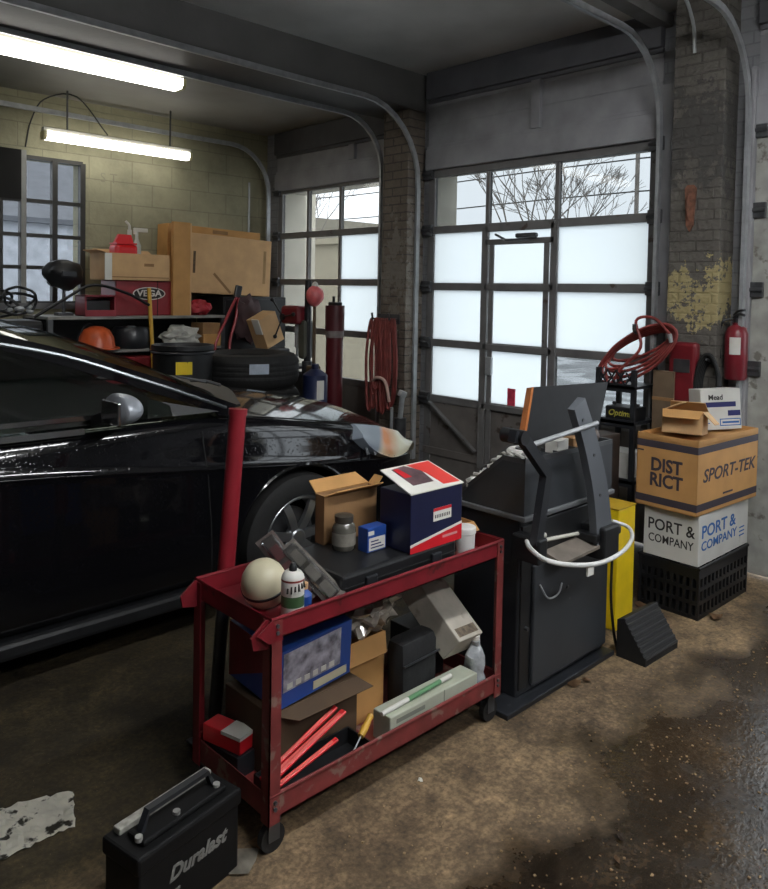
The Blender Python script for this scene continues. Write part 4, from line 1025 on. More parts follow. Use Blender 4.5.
# back plate and blade of the guard arm: curved sheet metal rising from the right of the recess
YA = 1.665
def A_(px, py, y=YA): return at(px, py, 'Y', y)
bl = [A_(605, 542), A_(604, 522), A_(600, 485), A_(591, 442), A_(580, 404)]
b = bm_new()
wd = [.052, .056, .056, .052, .042]
P = smooth_pts(bl, 5); L1 = []; 
vs = []
for i, p in enumerate(P):
    u = i/(len(P)-1); w = .066-.022*u; d_ = (P[min(i+1, len(P)-1)]-P[max(i-1, 0)]).normalized(); s_ = Vector((0, 1, 0)).cross(d_).normalized()
    vs.append([b.verts.new(p+s_*w+Vector((0, y, 0))) for y in (0, .0)][:1]+[b.verts.new(p-s_*w), b.verts.new(p-s_*w+Vector((0, .035, 0))), b.verts.new(p+s_*w+Vector((0, .035, 0)))])
for A, B in zip(vs, vs[1:]):
    for j in range(4): b.faces.new((A[j], A[(j+1) % 4], B[(j+1) % 4], B[j]))
b.faces.new(vs[0]); b.faces.new(vs[-1][::-1])
mobj('guard_arm', b, mat('guard_arm_black', '565a5f', .4, var=.15, scale=5), None, False)
for px, py in ((583, 420), (594, 455), (600, 495)):
    b = bm_new(); q = A_(px, py); cyl(b, q+Vector((0, -.004, 0)), q+Vector((0, .002, 0)), .007, n=10); mobj('bolt', b, STEELD)
# bent bar of the guard on the left, cross rod, pivot
b = bm_new(); tube(b, [A_(512, 436), A_(524, 440), A_(546, 473), A_(541, 510), A_(536, 545)], 0, smooth=False, flat=(.022, .016, (1, 0, 0))); mobj('guard_bar', b, BLACKM)
b = bm_new(); q = A_(519, 437); cyl(b, q+Vector((0, -.03, 0)), q+Vector((0, .07, 0)), .028, n=16); mobj('pivot', b, BLACK, None, True)
b = bm_new(); cyl(b, A_(526, 447), A_(597, 423), .010, n=12); mobj('cross_rod', b, STEEL, None, True)
b = bm_new(); lohi(b, (2.90, 1.64, .52), (3.03, 1.77, .66), .01); lohi(b, (2.86, 1.66, .60), (3.08, 1.77, .635), .006); mobj('shaft_head', b, BLACK)
b = bm_new(); q = A_(538, 548); lohi(b, (q.x-.03, 1.64, q.z-.06), (q.x+.03, 1.77, q.z+.04), .008); mobj('pivot_block', b, BLACK)
# the white hoop of the guard
b = bm_new(); hoop = [A_(526, 538, 1.74), A_(530, 548, 1.62), A_(546, 560, 1.52), A_(572, 565, 1.47), A_(600, 563, 1.47), A_(622, 552, 1.50), A_(632, 538, 1.58), A_(628, 527, 1.70), A_(612, 521, 1.74)]
tube(b, hoop, .009, n=10, k=6); mobj('hoop', b, mat('white_pipe', 'cfcfcc', .4, var=.06), None, True)
b = bm_new(); cyl(b, A_(519, 538, 1.745), A_(545, 535, 1.745), .010, n=10); cyl(b, A_(545, 540, 1.745), A_(605, 528, 1.745), .008, n=10); mobj('hoop_mount', b, WHITEP, None, True)
b = bm_new(); q = A_(590, 570, 1.465); lohi(b, (q.x-.02, q.y-.004, q.z-.02), (q.x+.02, q.y+.004, q.z+.012)); mobj('tag', b, PAPER)
b = bm_new(); tube(b, [A_(540, 585, 1.755), A_(548, 598, 1.74), A_(558, 594, 1.74), A_(562, 583, 1.755)], .004, n=6, k=5); mobj('loose_wire', b, STEEL, None, True)
b = bm_new(); tube(b, [A_(612, 560, 1.75), A_(611, 600, 1.74), A_(615, 640, 1.74), A_(621, 660, 1.735)], .007, n=6, k=5); mobj('cable', b, BLACK, None, True)
# display panel tilted on top, seen from behind, orange edge
d0, d1, d2, d3 = at(534, 387, 'Y', 1.93), at(608, 382, 'Y', 1.83), at(596, 440, 'Y', 1.80), at(525, 442, 'Y', 1.90)
nrm = (d1-d0).cross(d3-d0).normalized()
if nrm.y > 0: nrm = -nrm
b = bm_new(); prism(b, [d0, d1, d2, d3], -nrm*.035); mobj('display_panel', b, BLACK)
b = bm_new(); e0, e1 = d0-nrm*.0, d3-nrm*.0; off = (d1-d0).normalized()*-.012
prism(b, [e0, e1, e1+off, e0+off], -nrm*.035); mobj('panel_edge', b, mat('orange_edge', 'b0662c', .5, var=.3))
b = bm_new(); q = (d2+d3)/2; cyl(b, q-nrm*.018+Vector((0, 0, .03)), Vector((q.x, q.y+.02, zt+.0)), .018, n=12); mobj('panel_post', b, BLACK)

# loose clip-on wheel weights heaped on the tray edge
WT = mat('lead_clip', 'c4c2bc', .4, .2, var=.35, scale=30)
rnd = random.Random(4)
spots_ = [(463+i*6.4, 500-i*2.2+rnd.uniform(-5, 4)) for i in range(10)]
def weight_mesh():
    b = bm_new(); tube(b, [(-.026, 0, .006), (-.012, .006, .010), (.012, .006, .010), (.026, 0, .006)], .0065, n=8, k=3); tube(b, [(0, .004, .010), (0, -.006, .018), (0, -.014, .010)], 0, k=3, flat=(.010, .002, (1, 0, 0)))
    return b
w0 = None
for i in range(11):
    y = MY2-.02-i*.025; x = MX0+.03+rnd.uniform(-.008, .02); z = slope(y)+.012
    rr = (rnd.uniform(-.3, .3), rnd.uniform(-.2, .2), rnd.uniform(0, PI))
    lab = 'small grey clip-on wheel weight heaped along the left tray of the balancer'
    if w0 is None:
        w0 = obj('wheel_weight', weight_mesh(), WT, None, True); tag(w0, lab, 'wheel weight', 'wheel weights on the balancer tray'); w0.location = (x, y, z); w0.rotation_euler = rr; w0.scale = (1.35,)*3
    else:
        c = w0.copy(); C.objects.link(c); c.location = (x, y, z); c.rotation_euler = rr; c.scale = (1.35,)*3
t = thing('cone_ring', 'pale steel ring lying at the front corner of the balancer tray', 'ring', (MX0+.085, MY0+.075, zt+.016))
b = bm_new(); lathe(b, [(.035, 0), (.066, 0), (.066, .018), (.058, .026), (.035, .026), (.035, 0)], n=32); obj('ring', b, WT, t, True)
b = bm_new(); lathe(b, [(.018, .004), (.030, .004), (.030, .03), (.018, .03), (.018, .004)], n=24); obj('inner_ring', b, STEELD, t, True)
t = carton('parts_box', 'small white carton standing in the balancer tray below the display', 'box', (2.80, 1.822, zt+.0005), .1, .10, .06, .055, PAPER)
t = carton('parts_box', 'small brown carton in the balancer tray under the display', 'box', (2.945, 1.822, zt+.0005), -.08, .11, .06, .05, KRAFTD)
t = thing('oil_can', 'dark bottle lying in the right of the balancer tray', 'bottle', (3.08, 1.822, zt+.037), .0)
b = bm_new(); lathe(b, [(0, -.06), (.035, -.06), (.035, .01), (.012, .03), (.012, .045), (0, .045)], n=20, axis='X'); obj('bottle', b, mat('brown_bottle', '4a3a30', .4), t, True)

# yellow post and chock
t = thing('safety_post', 'yellow painted steel post between the balancer and the boxes', 'post', (3.475, 1.93, 0))
b = bm_new(); lohi(b, (-.085, -.085, 0), (.085, .085, .60), .006); obj('post', b, YELLOW, t)
b = bm_new(); lohi(b, (-.088, -.088, .6), (.088, .088, .608), .003); obj('cap', b, mat('worn_yellow', 'b08f1a', .5, var=.3), t)
t = thing('wheel_chock', 'black ribbed rubber wheel chock on the floor by the yellow post', 'chock', (3.315, 1.635, 0), -.03); t.scale = (.9, .9, .92)
b = bm_new(); prism(b, [(-.165, -.075, 0), (-.165, .085, 0), (-.165, .085, .185), (-.165, .05, .20), (-.165, -.075, .03)], (.33, 0, 0)); obj('wedge', b, BLACKR, t)
b = bm_new()
for k in range(8):
    f = k/7; y = -.072+.118*f; z = .035+.158*f
    tube(b, [(-.163, y, z), (.163, y, z)], .007, n=6, smooth=False)
obj('tread_rib', b, mat('rib_rubber', '2a2a2b', .55, var=.2), t)

# ------------------------------------------------------------------ stacked boxes on the right
t = thing('milk_crate', 'black plastic milk crate on the floor under the white carton', 'crate', (4.125, 1.785, 0), -.02)
cs, ch, th = (.60, .33), .265, .012
b = bm_new()
for z0, z1 in ((0, .022), (.075, .095), (.145, .165), (.21, ch)):
    for lo, hi in (((-cs[0]/2, -cs[1]/2, z0), (cs[0]/2, -cs[1]/2+th, z1)), ((-cs[0]/2, cs[1]/2-th, z0), (cs[0]/2, cs[1]/2, z1)), ((-cs[0]/2, -cs[1]/2, z0), (-cs[0]/2+th, cs[1]/2, z1)), ((cs[0]/2-th, -cs[1]/2, z0), (cs[0]/2, cs[1]/2, z1))): lohi(b, lo, hi)
nb = 13
for k in range(nb+1):
    x = -cs[0]/2+.006+(cs[0]-.012)*k/nb
    for y in (-cs[1]/2, cs[1]/2-th): lohi(b, (x-.008, y, 0), (x+.008, y+th, ch))
for k in range(10):
    y = -cs[1]/2+.006+(cs[1]-.012)*k/9
    for x in (-cs[0]/2, cs[0]/2-th): lohi(b, (x, y-.008, 0), (x+th, y+.008, ch))
lohi(b, (-cs[0]/2, -cs[1]/2, 0), (cs[0]/2, cs[1]/2, .008)); obj('crate_basket', b, mat('crate_black', '17181a', .4, var=.2), t)
b = bm_new(); tube(b, [(-cs[0]/2, -cs[1]/2, ch), (cs[0]/2, -cs[1]/2, ch), (cs[0]/2, cs[1]/2, ch), (-cs[0]/2, cs[1]/2, ch)], .009, n=8, closed=True, smooth=False); obj('rim', b, BLACK, t)
ZW = .274
t = carton('cardboard_box', 'white carton with printed letters between the crate and the brown carton', 'box', (4.13, 1.778, ZW), -.02, .61, .30, .265, WHITEB)
sx_, sy_ = .61, .30
lettering('lettering', 'PORT &', .092, INKBLUE, t, (-.07, -sy_/2-.0006, .168), (1, 0, 0), (0, 0, 1), sx=1.3, bold=.0015)
lettering('lettering', 'COMPANY', .068, INKBLUE, t, (-.06, -sy_/2-.0006, .095), (1, 0, 0), (0, 0, 1), sx=1.3, bold=.0008)
lettering('lettering', 'PORT &', .085, INKBLK, t, (-sx_/2-.0006, .0, .168), (0, -1, 0), (0, 0, 1), sx=.88, bold=.001)
lettering('lettering', 'COMPANY', .062, INKBLK, t, (-sx_/2-.0006, .0, .095), (0, -1, 0), (0, 0, 1), sx=.82, bold=.0005)
b = bm_new()
for k in range(3): lohi(b, (.19, -sy_/2-.001, .06+k*.022), (.255, -sy_/2, .067+k*.022))
obj('print', b, INKBLUE, t)
ZK = ZW+.2655
t = thing('cardboard_box', 'brown carton with dark bands and block letters on top of the stack', 'box', (4.135, 1.785, ZK), -.06)
BX, BY, BZ = .68, .34, .385
b = bm_new(); th = .005
lohi(b, (-BX/2, -BY/2, 0), (BX/2, BY/2, th))
for lo, hi in (((-BX/2, -BY/2, 0), (BX/2, -BY/2+th, BZ)), ((-BX/2, BY/2-th, 0), (BX/2, BY/2, BZ)), ((-BX/2, -BY/2, 0), (-BX/2+th, BY/2, BZ)), ((BX/2-th, -BY/2, 0), (BX/2, BY/2, BZ)), ((-BX/2, -BY/2, BZ-.03), (BX/2, BY/2, BZ-.022))): lohi(b, lo, hi)
obj('carton', b, KRAFT, t)
for z0, z1 in ((.315, .352), (.022, .06)):
    b = bm_new()
    for lo, hi in (((-BX/2-.0008, -BY/2-.0008, z0), (BX/2+.0008, -BY/2, z1)), ((-BX/2-.0008, -BY/2-.0008, z0), (-BX/2, BY/2+.0008, z1))): lohi(b, lo, hi)
    obj('printed_band', b, INKDK, t)
lettering('lettering', 'DIST', .095, INKDK, t, (-BX/2-.0008, .0, .225), (0, -1, 0), (0, 0, 1), bold=.003, sx=.9)
lettering('lettering', 'RICT', .095, INKDK, t, (-BX/2-.0008, .0, .145), (0, -1, 0), (0, 0, 1), bold=.003, sx=.9)
lettering('lettering', 'SPORT-TEK', .095, INKDK, t, (.01, -BY/2-.0008, .195), (1, 0, 0), (0, 0, 1), bold=.0015, shear=.2, sx=1.22)
b = bm_new(); lohi(b, (-BX/2-.0008, .13, .29), (-BX/2, .165, .298)); lohi(b, (-.06, -BY/2-.0008, .075), (.05, -BY/2, .085)); obj('print', b, INKDK, t)
ZO = ZK+BZ-.0215
t = carton('cardboard_box', 'small open tan box tilted on top of the big brown carton', 'box', (3.99, 1.80, ZO+.034), .25, .26, .20, .12, KRAFTL, True)
t.rotation_euler = (0, .12, .30); t.location.z = ZO+.018
flap(t, (-.13, -.10, .12), (.13, -.10, .12), (0, -.06, -.06), KRAFTL); flap(t, (-.13, .10, .12), (.13, .10, .12), (.02, -.09, .045), KRAFTL); flap(t, (.13, -.10, .12), (.13, .10, .12), (-.07, 0, .045), KRAFTL)
flap(t, (-.13, -.10, .12), (-.13, .10, .12), (-.06, 0, -.04), KRAFT)
t = carton('paper_carton', 'white paper carton with blue print standing on the big brown carton', 'box', (4.315, 1.77, ZO), .12, .24, .12, .225, WHITEB)
t.rotation_euler = (-.08, -.04, -.62); t.location.z = ZO+.010
b = bm_new(); lohi(b, (-.10, -.0607, .125), (.09, -.060, .153)); obj('blue_band', b, INKNAVY, t)
lettering('lettering', 'Mead', .040, INKBLK, t, (-.03, -.0606, .178), (1, 0, 0), (0, 0, 1), bold=.001)
b = bm_new(); lohi(b, (.04, -.0607, .075), (.115, -.060, .105)); obj('blue_box_print', b, INKNAVY, t)
b = bm_new()
for lo, hi in (((-.01, -.0607, .020), (.115, -.060, .025)), ((-.01, -.0607, .055), (.115, -.060, .060)), ((-.01, -.0607, .020), (-.005, -.060, .060)), ((.11, -.0607, .020), (.115, -.060, .060)), ((.005, -.0607, .034), (.105, -.060, .045)), ((-.11, -.0607, .035), (-.07, -.060, .040))): lohi(b, lo, hi)
obj('print', b, INKBLUE, t)

# things behind the boxes against the peeling column
t = thing('reel_housing', 'dark red metal housing mounted low on the peeling brick column', 'housing', (XA-.2, 2.03, .92))
b = bm_new(); lohi(b, (-.075, -.085, 0), (-.008, .085, .46), .02); obj('shell', b, REDD, t)
b = bm_new(); lohi(b, (-.008, -.06, .05), (0, .06, .41)); obj('back_plate', b, BLACKM, t)
b = bm_new(); lohi(b, (-.079, -.05, .28), (-.074, .05, .36), .002); obj('name_plate', b, STEELD, t)
t = thing('cable_coil', 'black cable coil hanging between the red housing and the extinguisher', 'cable', (XA-.23, 1.88, 1.14))
b = bm_new(); rnd = random.Random(5)
for k in range(5):
    pts = [(-.012*k+.012, .055*math.cos(a)*(1+.06*k), -.02+(.15+.012*k)*math.sin(a)) for a in [2*PI*i/14 for i in range(14)]]
    tube(b, pts, .012, n=7, k=3, closed=True)
obj('coil', b, BLACKR, t, True)
b = bm_new(); cyl(b, (.03, 0, .13), (-.05, 0, .15), .008, n=8); obj('hook', b, STEELD, t, True)
t = thing('plank', 'worn brown plank standing between the metal rack and the red housing', 'plank', (4.435, 2.135, 0))
b = bm_new(); lohi(b, (-.02, -.068, 0), (.02, .068, 1.20), .003); obj('board', b, mat('worn_brown_card', '6e5c48', .8, var=.3, scale=7), t)
b = bm_new(); lohi(b, (-.024, -.068, .74), (-.0195, .068, .77)); obj('band', b, KRAFTD, t)
b = bm_new(); lohi(b, (-.024, -.068, 1.02), (-.0195, .068, 1.04)); obj('band', b, KRAFTD, t)
t = thing('rack', 'black metal rack holding a battery in front of the big door', 'rack', (4.43, 2.385, 0))
for x in (-.13, .13):
    for y in (-.12, .12): b = bm_new(); lohi(b, (x-.014, y-.014, 0), (x+.014, y+.014, 1.20)); obj('post', b, BLACKM, t)
for z in (.50, .86, 1.08):
    b = bm_new(); lohi(b, (-.145, -.135, z), (.145, .135, z+.018)); lohi(b, (-.145, -.135, z-.02), (-.139, .135, z+.03)); obj('shelf', b, BLACKM, t)
b = bm_new()
for k in range(4): tube(b, [(-.13, -.12+.06*k, 1.10), (-.13, -.12+.06*(k+1), 1.19)], .006, n=5, smooth=False); tube(b, [(-.13, -.12+.06*(k+1), 1.10), (-.13, -.12+.06*k, 1.19)], .006, n=5, smooth=False)
obj('lattice', b, BLACKM, t)
t = thing('car_battery', 'black battery with yellow script on the metal rack by the big door', 'battery', (4.385, 2.36, .8785), .0)
b = bm_new(); lohi(b, (-.075, -.10, 0), (.075, .10, .085), .008); obj('case', b, BLACK, t)
lettering('lettering', 'Optima', .052, mat('yellow_ink', 'b8b04a', .5), t, (-.0756, 0, .045), (0, -1, 0), (0, 0, 1), shear=.3, bold=.0008)
b = bm_new()
for y in (-.08, .08): cyl(b, (0, y, .085), (0, y, .105), .012, n=12)
obj('terminal', b, STEELD, t)
t = carton('paper_carton', 'white carton on the low shelf of the black rack', 'box', (4.42, 2.385, .5185), .0, .17, .18, .16, WHITEB)
t = thing('parts_bin', 'dark brown parts bin behind the balancer, below the battery rack', 'bin', (3.85, 2.32, 0))
b = bm_new(); lohi(b, (-.17, -.13, 0), (.17, .13, .86), .01); obj('cabinet', b, mat('brown_bin', '3c322c', .6, var=.4, scale=8), t)
b = bm_new()
for k in range(3): lohi(b, (-.174, -.11, .30+k*.19), (-.168, .11, .46+k*.19), .004)
obj('drawer', b, mat('bin_front', '4d433c', .6, var=.3), t)
t = thing('glass_bottle', 'small white-capped bottle on the dark brown parts bin', 'bottle', (3.75, 2.24, .86))
b = bm_new(); lathe(b, [(0, 0), (.03, 0), (.032, .005), (.032, .07), (.014, .09), (.014, .10), (0, .10)], n=18); obj('bottle', b, mat('red_bottle', '7c2f2c', .3), t, True)
b = bm_new(); lathe(b, [(0, .1), (.016, .1), (.016, .12), (0, .121)], n=16); obj('cap', b, PAPER, t, True)
# white narrow carton between yellow post and boxes
t = carton('cardboard_box', 'narrow white carton standing on the floor behind the yellow post', 'box', (3.62, 2.16, 0), .1, .10, .12, .72, WHITEB)

# air hose coiled on a bracket at the door edge
hose = thing('air_hose', 'red air hose coiled on a wall bracket beside the peeling column', 'hose', (4.40, 2.26, 1.40))
b = bm_new()
rnd = random.Random(11)
for k in range(5):
    ry, rz_, tl = .20+.014*k, .085+.03*k, .35
    pts = []
    for i in range(18):
        a = 2*PI*i/18; u, v = ry*math.cos(a), rz_*math.sin(a)
        pts.append((-.015*k+rnd.uniform(-.006, .006), .02+u*math.cos(tl)-v*math.sin(tl), -.06-.012*k+u*math.sin(tl)*-1+v*math.cos(tl)*.9))
    tube(b, pts, .0095, n=7, k=3, closed=True)
tube(b, [(-.06, -.19, .03), (-.08, -.10, .12), (-.07, .02, .10), (-.08, -.02, -.06), (-.09, .10, -.20), (-.09, .17, -.30), (-.09, .20, -.22), (-.08, .12, -.20)], .0095, n=7, k=6)
obj('coil', b, HOSE, hose, True)
b = bm_new(); lohi(b, (.22, -.02, -.06), (.24, .06, .06), .004); tube(b, [(.23, .02, .02), (.1, .02, .02), (-.07, .02, .03), (-.09, .02, .08)], .012, n=8, k=4); obj('bracket', b, STEELD, hose, True)
b = bm_new(); cyl(b, (-.06, -.19, .03), (-.055, -.20, -.02), .013, n=10); obj('fitting', b, STEEL, hose, True)
# fire extinguisher on the wall beside the column
t = thing('fire_extinguisher', 'red fire extinguisher hanging to the right of the peeling column', 'fire extinguisher', (XA-.10, 1.785, 1.17))
b = bm_new(); lathe(b, [(0, 0), (.055, 0), (.064, .012), (.064, .27), (.05, .305), (.024, .322), (.024, .335), (0, .335)], n=28); obj('cylinder', b, mat('extinguisher_red', '74202a', .3, var=.15), t, True)
b = bm_new(); g = [(.0645*math.cos(a), .0645*math.sin(a)) for a in [PI*.98+.16*k for k in range(-1, 6)]]
prism(b, [(x, y, .15) for x, y in g]+[(x*1.012, y*1.012, .15) for x, y in g[::-1]], (0, 0, .10)); obj('label', b, PAPER, t)
b = bm_new(); cyl(b, (0, 0, .335), (0, 0, .375), .018, n=12); tube(b, [(0, .02, .365), (-.03, -.02, .385), (-.05, -.06, .38)], .008, n=8, k=4); tube(b, [(0, .02, .38), (-.03, -.02, .405), (-.045, -.06, .41)], .007, n=8, k=4); obj('valve', b, BLACKM, t, True)
b = bm_new(); tube(b, [(0, .02, .355), (-.03, .07, .34), (-.04, .085, .25), (-.035, .078, .12)], .008, n=8, k=5); obj('hose', b, BLACK, t, True)
b = bm_new(); lohi(b, (.064, -.02, .10), (.098, .02, .34), .003); obj('bracket', b, STEELD, t)
# ------------------------------------------------------------------ back wall bench and shelves
SH = mat('shelf_grey', '8c8a84', .6, .2, var=.3, scale=8)
bench = thing('shelf_unit', 'grey steel shelf unit loaded with tools against the cream wall', 'shelf', (3.05, 6.38, 0))
for x in (-.80, .76):
    for y in (-.26, .26): b = bm_new(); lohi(b, (x-.02, y-.02, 0), (x+.02, y+.02, 1.38)); obj('post', b, STEELD, bench)
for z, w in ((.60, SH), (1.125, SH), (1.405, SH)):
    b = bm_new(); lohi(b, (-.82, -.28, z-.025), (.78, .28, z), .003); obj('shelf', b, w, bench)
b = bm_new(); lohi(b, (-.80, .262, .1), (.76, .268, 1.4)); obj('back_panel', b, BLACK, bench)
ZS2, ZS3 = 1.1255, 1.4055
# top of the shelf
t = thing('toolbox', 'dark red steel toolbox with an oval badge on the shelf unit', 'toolbox', (3.08, 6.25, ZS3), .0)
b = bm_new(); lohi(b, (-.28, -.10, 0), (.28, .20, .30), .01); obj('chest', b, mat('toolbox_red', '862028', .4, var=.2, scale=6), t)
b = bm_new(); g = [(.15*math.cos(a), .055*math.sin(a)) for a in [2*PI*i/32 for i in range(32)]]
prism(b, [(.02+x, -.1015, .19+z) for x, z in g], (0, .0015, 0)); bd = obj('badge', b, PAPER, t)
prism_b = bm_new(); prism(prism_b, [(.02+x*.93, -.1030, .19+z*.86) for x, z in g], (0, .0015, 0)); obj('badge_field', prism_b, INKBLK, bd)
lettering('lettering', 'VEGA', .075, PAPER, bd, (.02, -.1036, .19), (1, 0, 0), (0, 0, 1), bold=.002, sx=1.2)
b = bm_new(); lohi(b, (.095, -.103, 0), (.10, -.099, .3)); obj('seam', b, mat('panel_gap', '', .8), t)
t = thing('parts_tray', 'dark red open-fronted tray left of the oval-badged toolbox', 'tray', (2.67, 6.18, ZS3), .0)
b = bm_new()
for lo, hi in (((-.15, -.08, 0), (.11, .12, .012)), ((-.15, -.08, 0), (-.135, .12, .17)), ((.095, -.08, 0), (.11, .12, .17)), ((-.15, .108, 0), (.11, .12, .17)), ((-.15, -.085, 0), (.11, -.07, .05)), ((-.15, -.08, .16), (.11, .12, .172))): lohi(b, lo, hi)
obj('shell', b, mat('tray_red', '8c2430', .4, var=.2), t)
b = bm_new(); lohi(b, (-.13, -.02, .013), (.09, .10, .13), .01); obj('contents', b, BLACK, t)
t = carton('cardboard_box', 'open pale carton on the oval-badged toolbox, holding the red can', 'box', (2.98, 6.26, ZS3+.3005), .02, .58, .30, .225, KRAFTL, True)
flap(t, (-.29, -.15, .225), (-.29, .15, .225), (-.07, 0, .02), KRAFTL); flap(t, (-.29, .15, .225), (.29, .15, .225), (0, .03, .04), KRAFTL)
b = bm_new(); lohi(b, (-.30, -.158, 0), (-.24, -.1505, .22)); obj('torn_edge', b, PAPER, t)
b = bm_new(); lohi(b, (.05, -.1512, .12), (.14, -.1502, .145)); lohi(b, (-.24, -.1512, .022), (.28, -.1502, .03)); obj('print', b, KRAFTD, t)
t = thing('petrol_can', 'bright red plastic fuel can in the open carton on the toolbox', 'fuel can', (2.915, 6.26, ZS3+.306))
b = bm_new(); lohi(b, (-.10, -.08, 0), (.10, .08, .30), .03); prism(b, [(-.09, -.07, .30), (.09, -.07, .30), (.09, .07, .30), (-.09, .07, .30)], (0, 0, .012)); obj('tank', b, mat('fuel_can_red', 'd01f24', .35, var=.12), t)
b = bm_new(); prism(b, [(-.085, -.02, .31), (.085, -.02, .31), (.06, -.02, .385), (-.045, -.02, .385)], (0, .04, 0)); obj('handle', b, mat('fuel_can_red', '', .3), t)
b = bm_new(); cyl(b, (.055, 0, .38), (.055, 0, .43), .018, n=12); tube(b, [(.055, 0, .43), (.05, 0, .47), (.02, 0, .50)], .012, n=8, k=4); obj('spout', b, WHITEP, t, True)
b = bm_new(); cyl(b, (-.01, 0, 0), (-.01, 0, 0.001), .001, n=3); b.free()
t = thing('spray_bottle', 'clear spray bottle behind the red fuel can in the carton', 'bottle', (3.07, 6.33, ZS3+.306))
b = bm_new(); lathe(b, [(0, 0), (.035, 0), (.037, .01), (.037, .30), (.015, .36), (.013, .42), (0, .42)], n=18); obj('bottle', b, mat('pale_bottle', 'b9bdb4', .25, var=.1), t, True)
b = bm_new(); lohi(b, (-.03, -.012, .42), (.10, .012, .455), .005); cyl(b, (-.015, 0, .40), (-.015, 0, .425), .016, n=10); obj('trigger', b, WHITEP, t)
# flattened and big cartons
t = thing('cardboard_box', 'narrow flattened carton standing beside the open pale carton', 'box', (3.385, 6.128, ZS3), 0, rot=(.0, 0, .05))
b = bm_new(); lohi(b, (-.085, -.02, .0), (.085, .02, .825), .003); obj('carton', b, KRAFT, t)
b = bm_new(); lohi(b, (.086, -.018, 0), (.10, .018, .82), .002); obj('folded_edge', b, KRAFTL, t)
cab = thing('steel_cabinet', 'black steel cabinet under the big flat carton in the corner', 'cabinet', (4.22, 6.42, 0))
b = bm_new(); lohi(b, (-.36, -.24, 0), (.36, .24, 1.575), .006); obj('body', b, BLACK, cab)
for s in (-1, 1):
    b = bm_new(); lohi(b, (-.35 if s < 0 else .005, -.252, .05), (-.005 if s < 0 else .35, -.2405, 1.55), .004); dd = obj('door', b, mat('cabinet_black', '101012', .45, var=.3), cab)
    b = bm_new(); lohi(b, (s*.03-.008, -.27, .78), (s*.03+.008, -.252, .92), .004); obj('handle', b, STEELD, dd)
t = thing('cardboard_box', 'large flat brown carton with a wide blank face on the black cabinet', 'box', (3.955, 6.32, 1.576), 0, rot=(0, .035, .0))
b = bm_new(); lohi(b, (-.50, -.09, .018), (.46, .09, .565), .004); obj('carton', b, KRAFTL, t)
b = bm_new(); lohi(b, (-.40, -.0912, .20), (-.375, -.0902, .40)); 
obj('print', b, mat('faded_print', '5d4a34', .8, var=.5, scale=70), t)
b = bm_new(); lohi(b, (.37, -.0912, .14), (.40, -.0902, .46)); obj('print', b, mat('pale_print', 'a08258', .8), t)
b = bm_new(); prism(b, [(-.19, -.0912, .20), (-.17, -.0912, .215), (.02, -.0912, .04), (.0, -.0912, .025)], (0, .001, 0)); obj('tape_strip', b, KRAFTD, t)
t = thing('cardboard_box', 'second brown carton leaning on the wall behind the large flat carton', 'box', (3.94, 6.565, 1.576), 0, rot=(0, .03, .0))
b = bm_new(); lohi(b, (-.52, -.10, .02), (.50, .10, .655), .004); obj('carton', b, KRAFT, t)
b = bm_new(); lohi(b, (-.05, -.1012, .60), (.12, -.1002, .635)); obj('print', b, KRAFTD, t)
t = thing('red_cloth', 'crumpled red bag hanging over the shelf right of the toolbox', 'bag', (3.61, 6.20, ZS3))
b = bm_new(); blob(b, (0, 0, .065), (.12, .09, .075), .3, 3, 3, None, 5, 0); obj('bag', b, mat('red_cloth', 'a3202c', .6, var=.3, scale=12), t, True)
# second shelf
t = thing('hard_hat', 'orange hard hat with a dark band on the middle shelf', 'helmet', (2.63, 6.13, ZS2), .3)
b = bm_new(); lathe(b, [(0, .20), (.05, .195), (.10, .17), (.135, .11), (.145, .04), (.15, .02)], n=32); prism(b, [(.17*math.cos(a), -.02+.17*math.sin(a), .012) for a in [2*PI*i/28 for i in range(28)]], (0, 0, .012)); obj('shell', b, ORANGE, t, True)
b = bm_new(); tube(b, [(.145*math.cos(a)*.72, .1, .02+.19*math.sin(a)) for a in [PI*i/12 for i in range(13)]], .012, n=8, k=2); obj('band', b, BLACK, t, True)
t = thing('air_filter', 'round dark filter housing behind the yellow stick on the middle shelf', 'filter', (2.98, 6.24, ZS2))
b = bm_new(); lathe(b, [(.07, 0), (.15, 0), (.16, .02), (.16, .15), (.14, .18), (.07, .18), (.07, 0)], n=28); obj('housing', b, BLACKM, t, True)
b = bm_new(); lathe(b, [(0, .02), (.065, .02), (.065, .16), (.03, .19), (0, .19)], n=20); obj('canister', b, STEEL, t, True)
t = thing('plastic_bag', 'white crumpled bag on the middle shelf beside the tan cartons', 'bag', (3.40, 6.14, ZS2))
b = bm_new(); blob(b, (0, 0, .09), (.17, .10, .095), .45, 2.6, 4, None, 2, 0); obj('bag', b, mat('white_bag', 'b9b8b0', .5, var=.25, scale=9), t, True)
t = carton('cardboard_box', 'small tan carton lowest of the pair on the middle shelf', 'box', (3.67, 6.16, ZS2), .0, .18, .2, .11, KRAFT)
t = carton('cardboard_box', 'small worn carton topmost of the pair on the middle shelf', 'box', (3.66, 6.16, ZS2+.1105), .1, .19, .18, .10, KRAFTD)
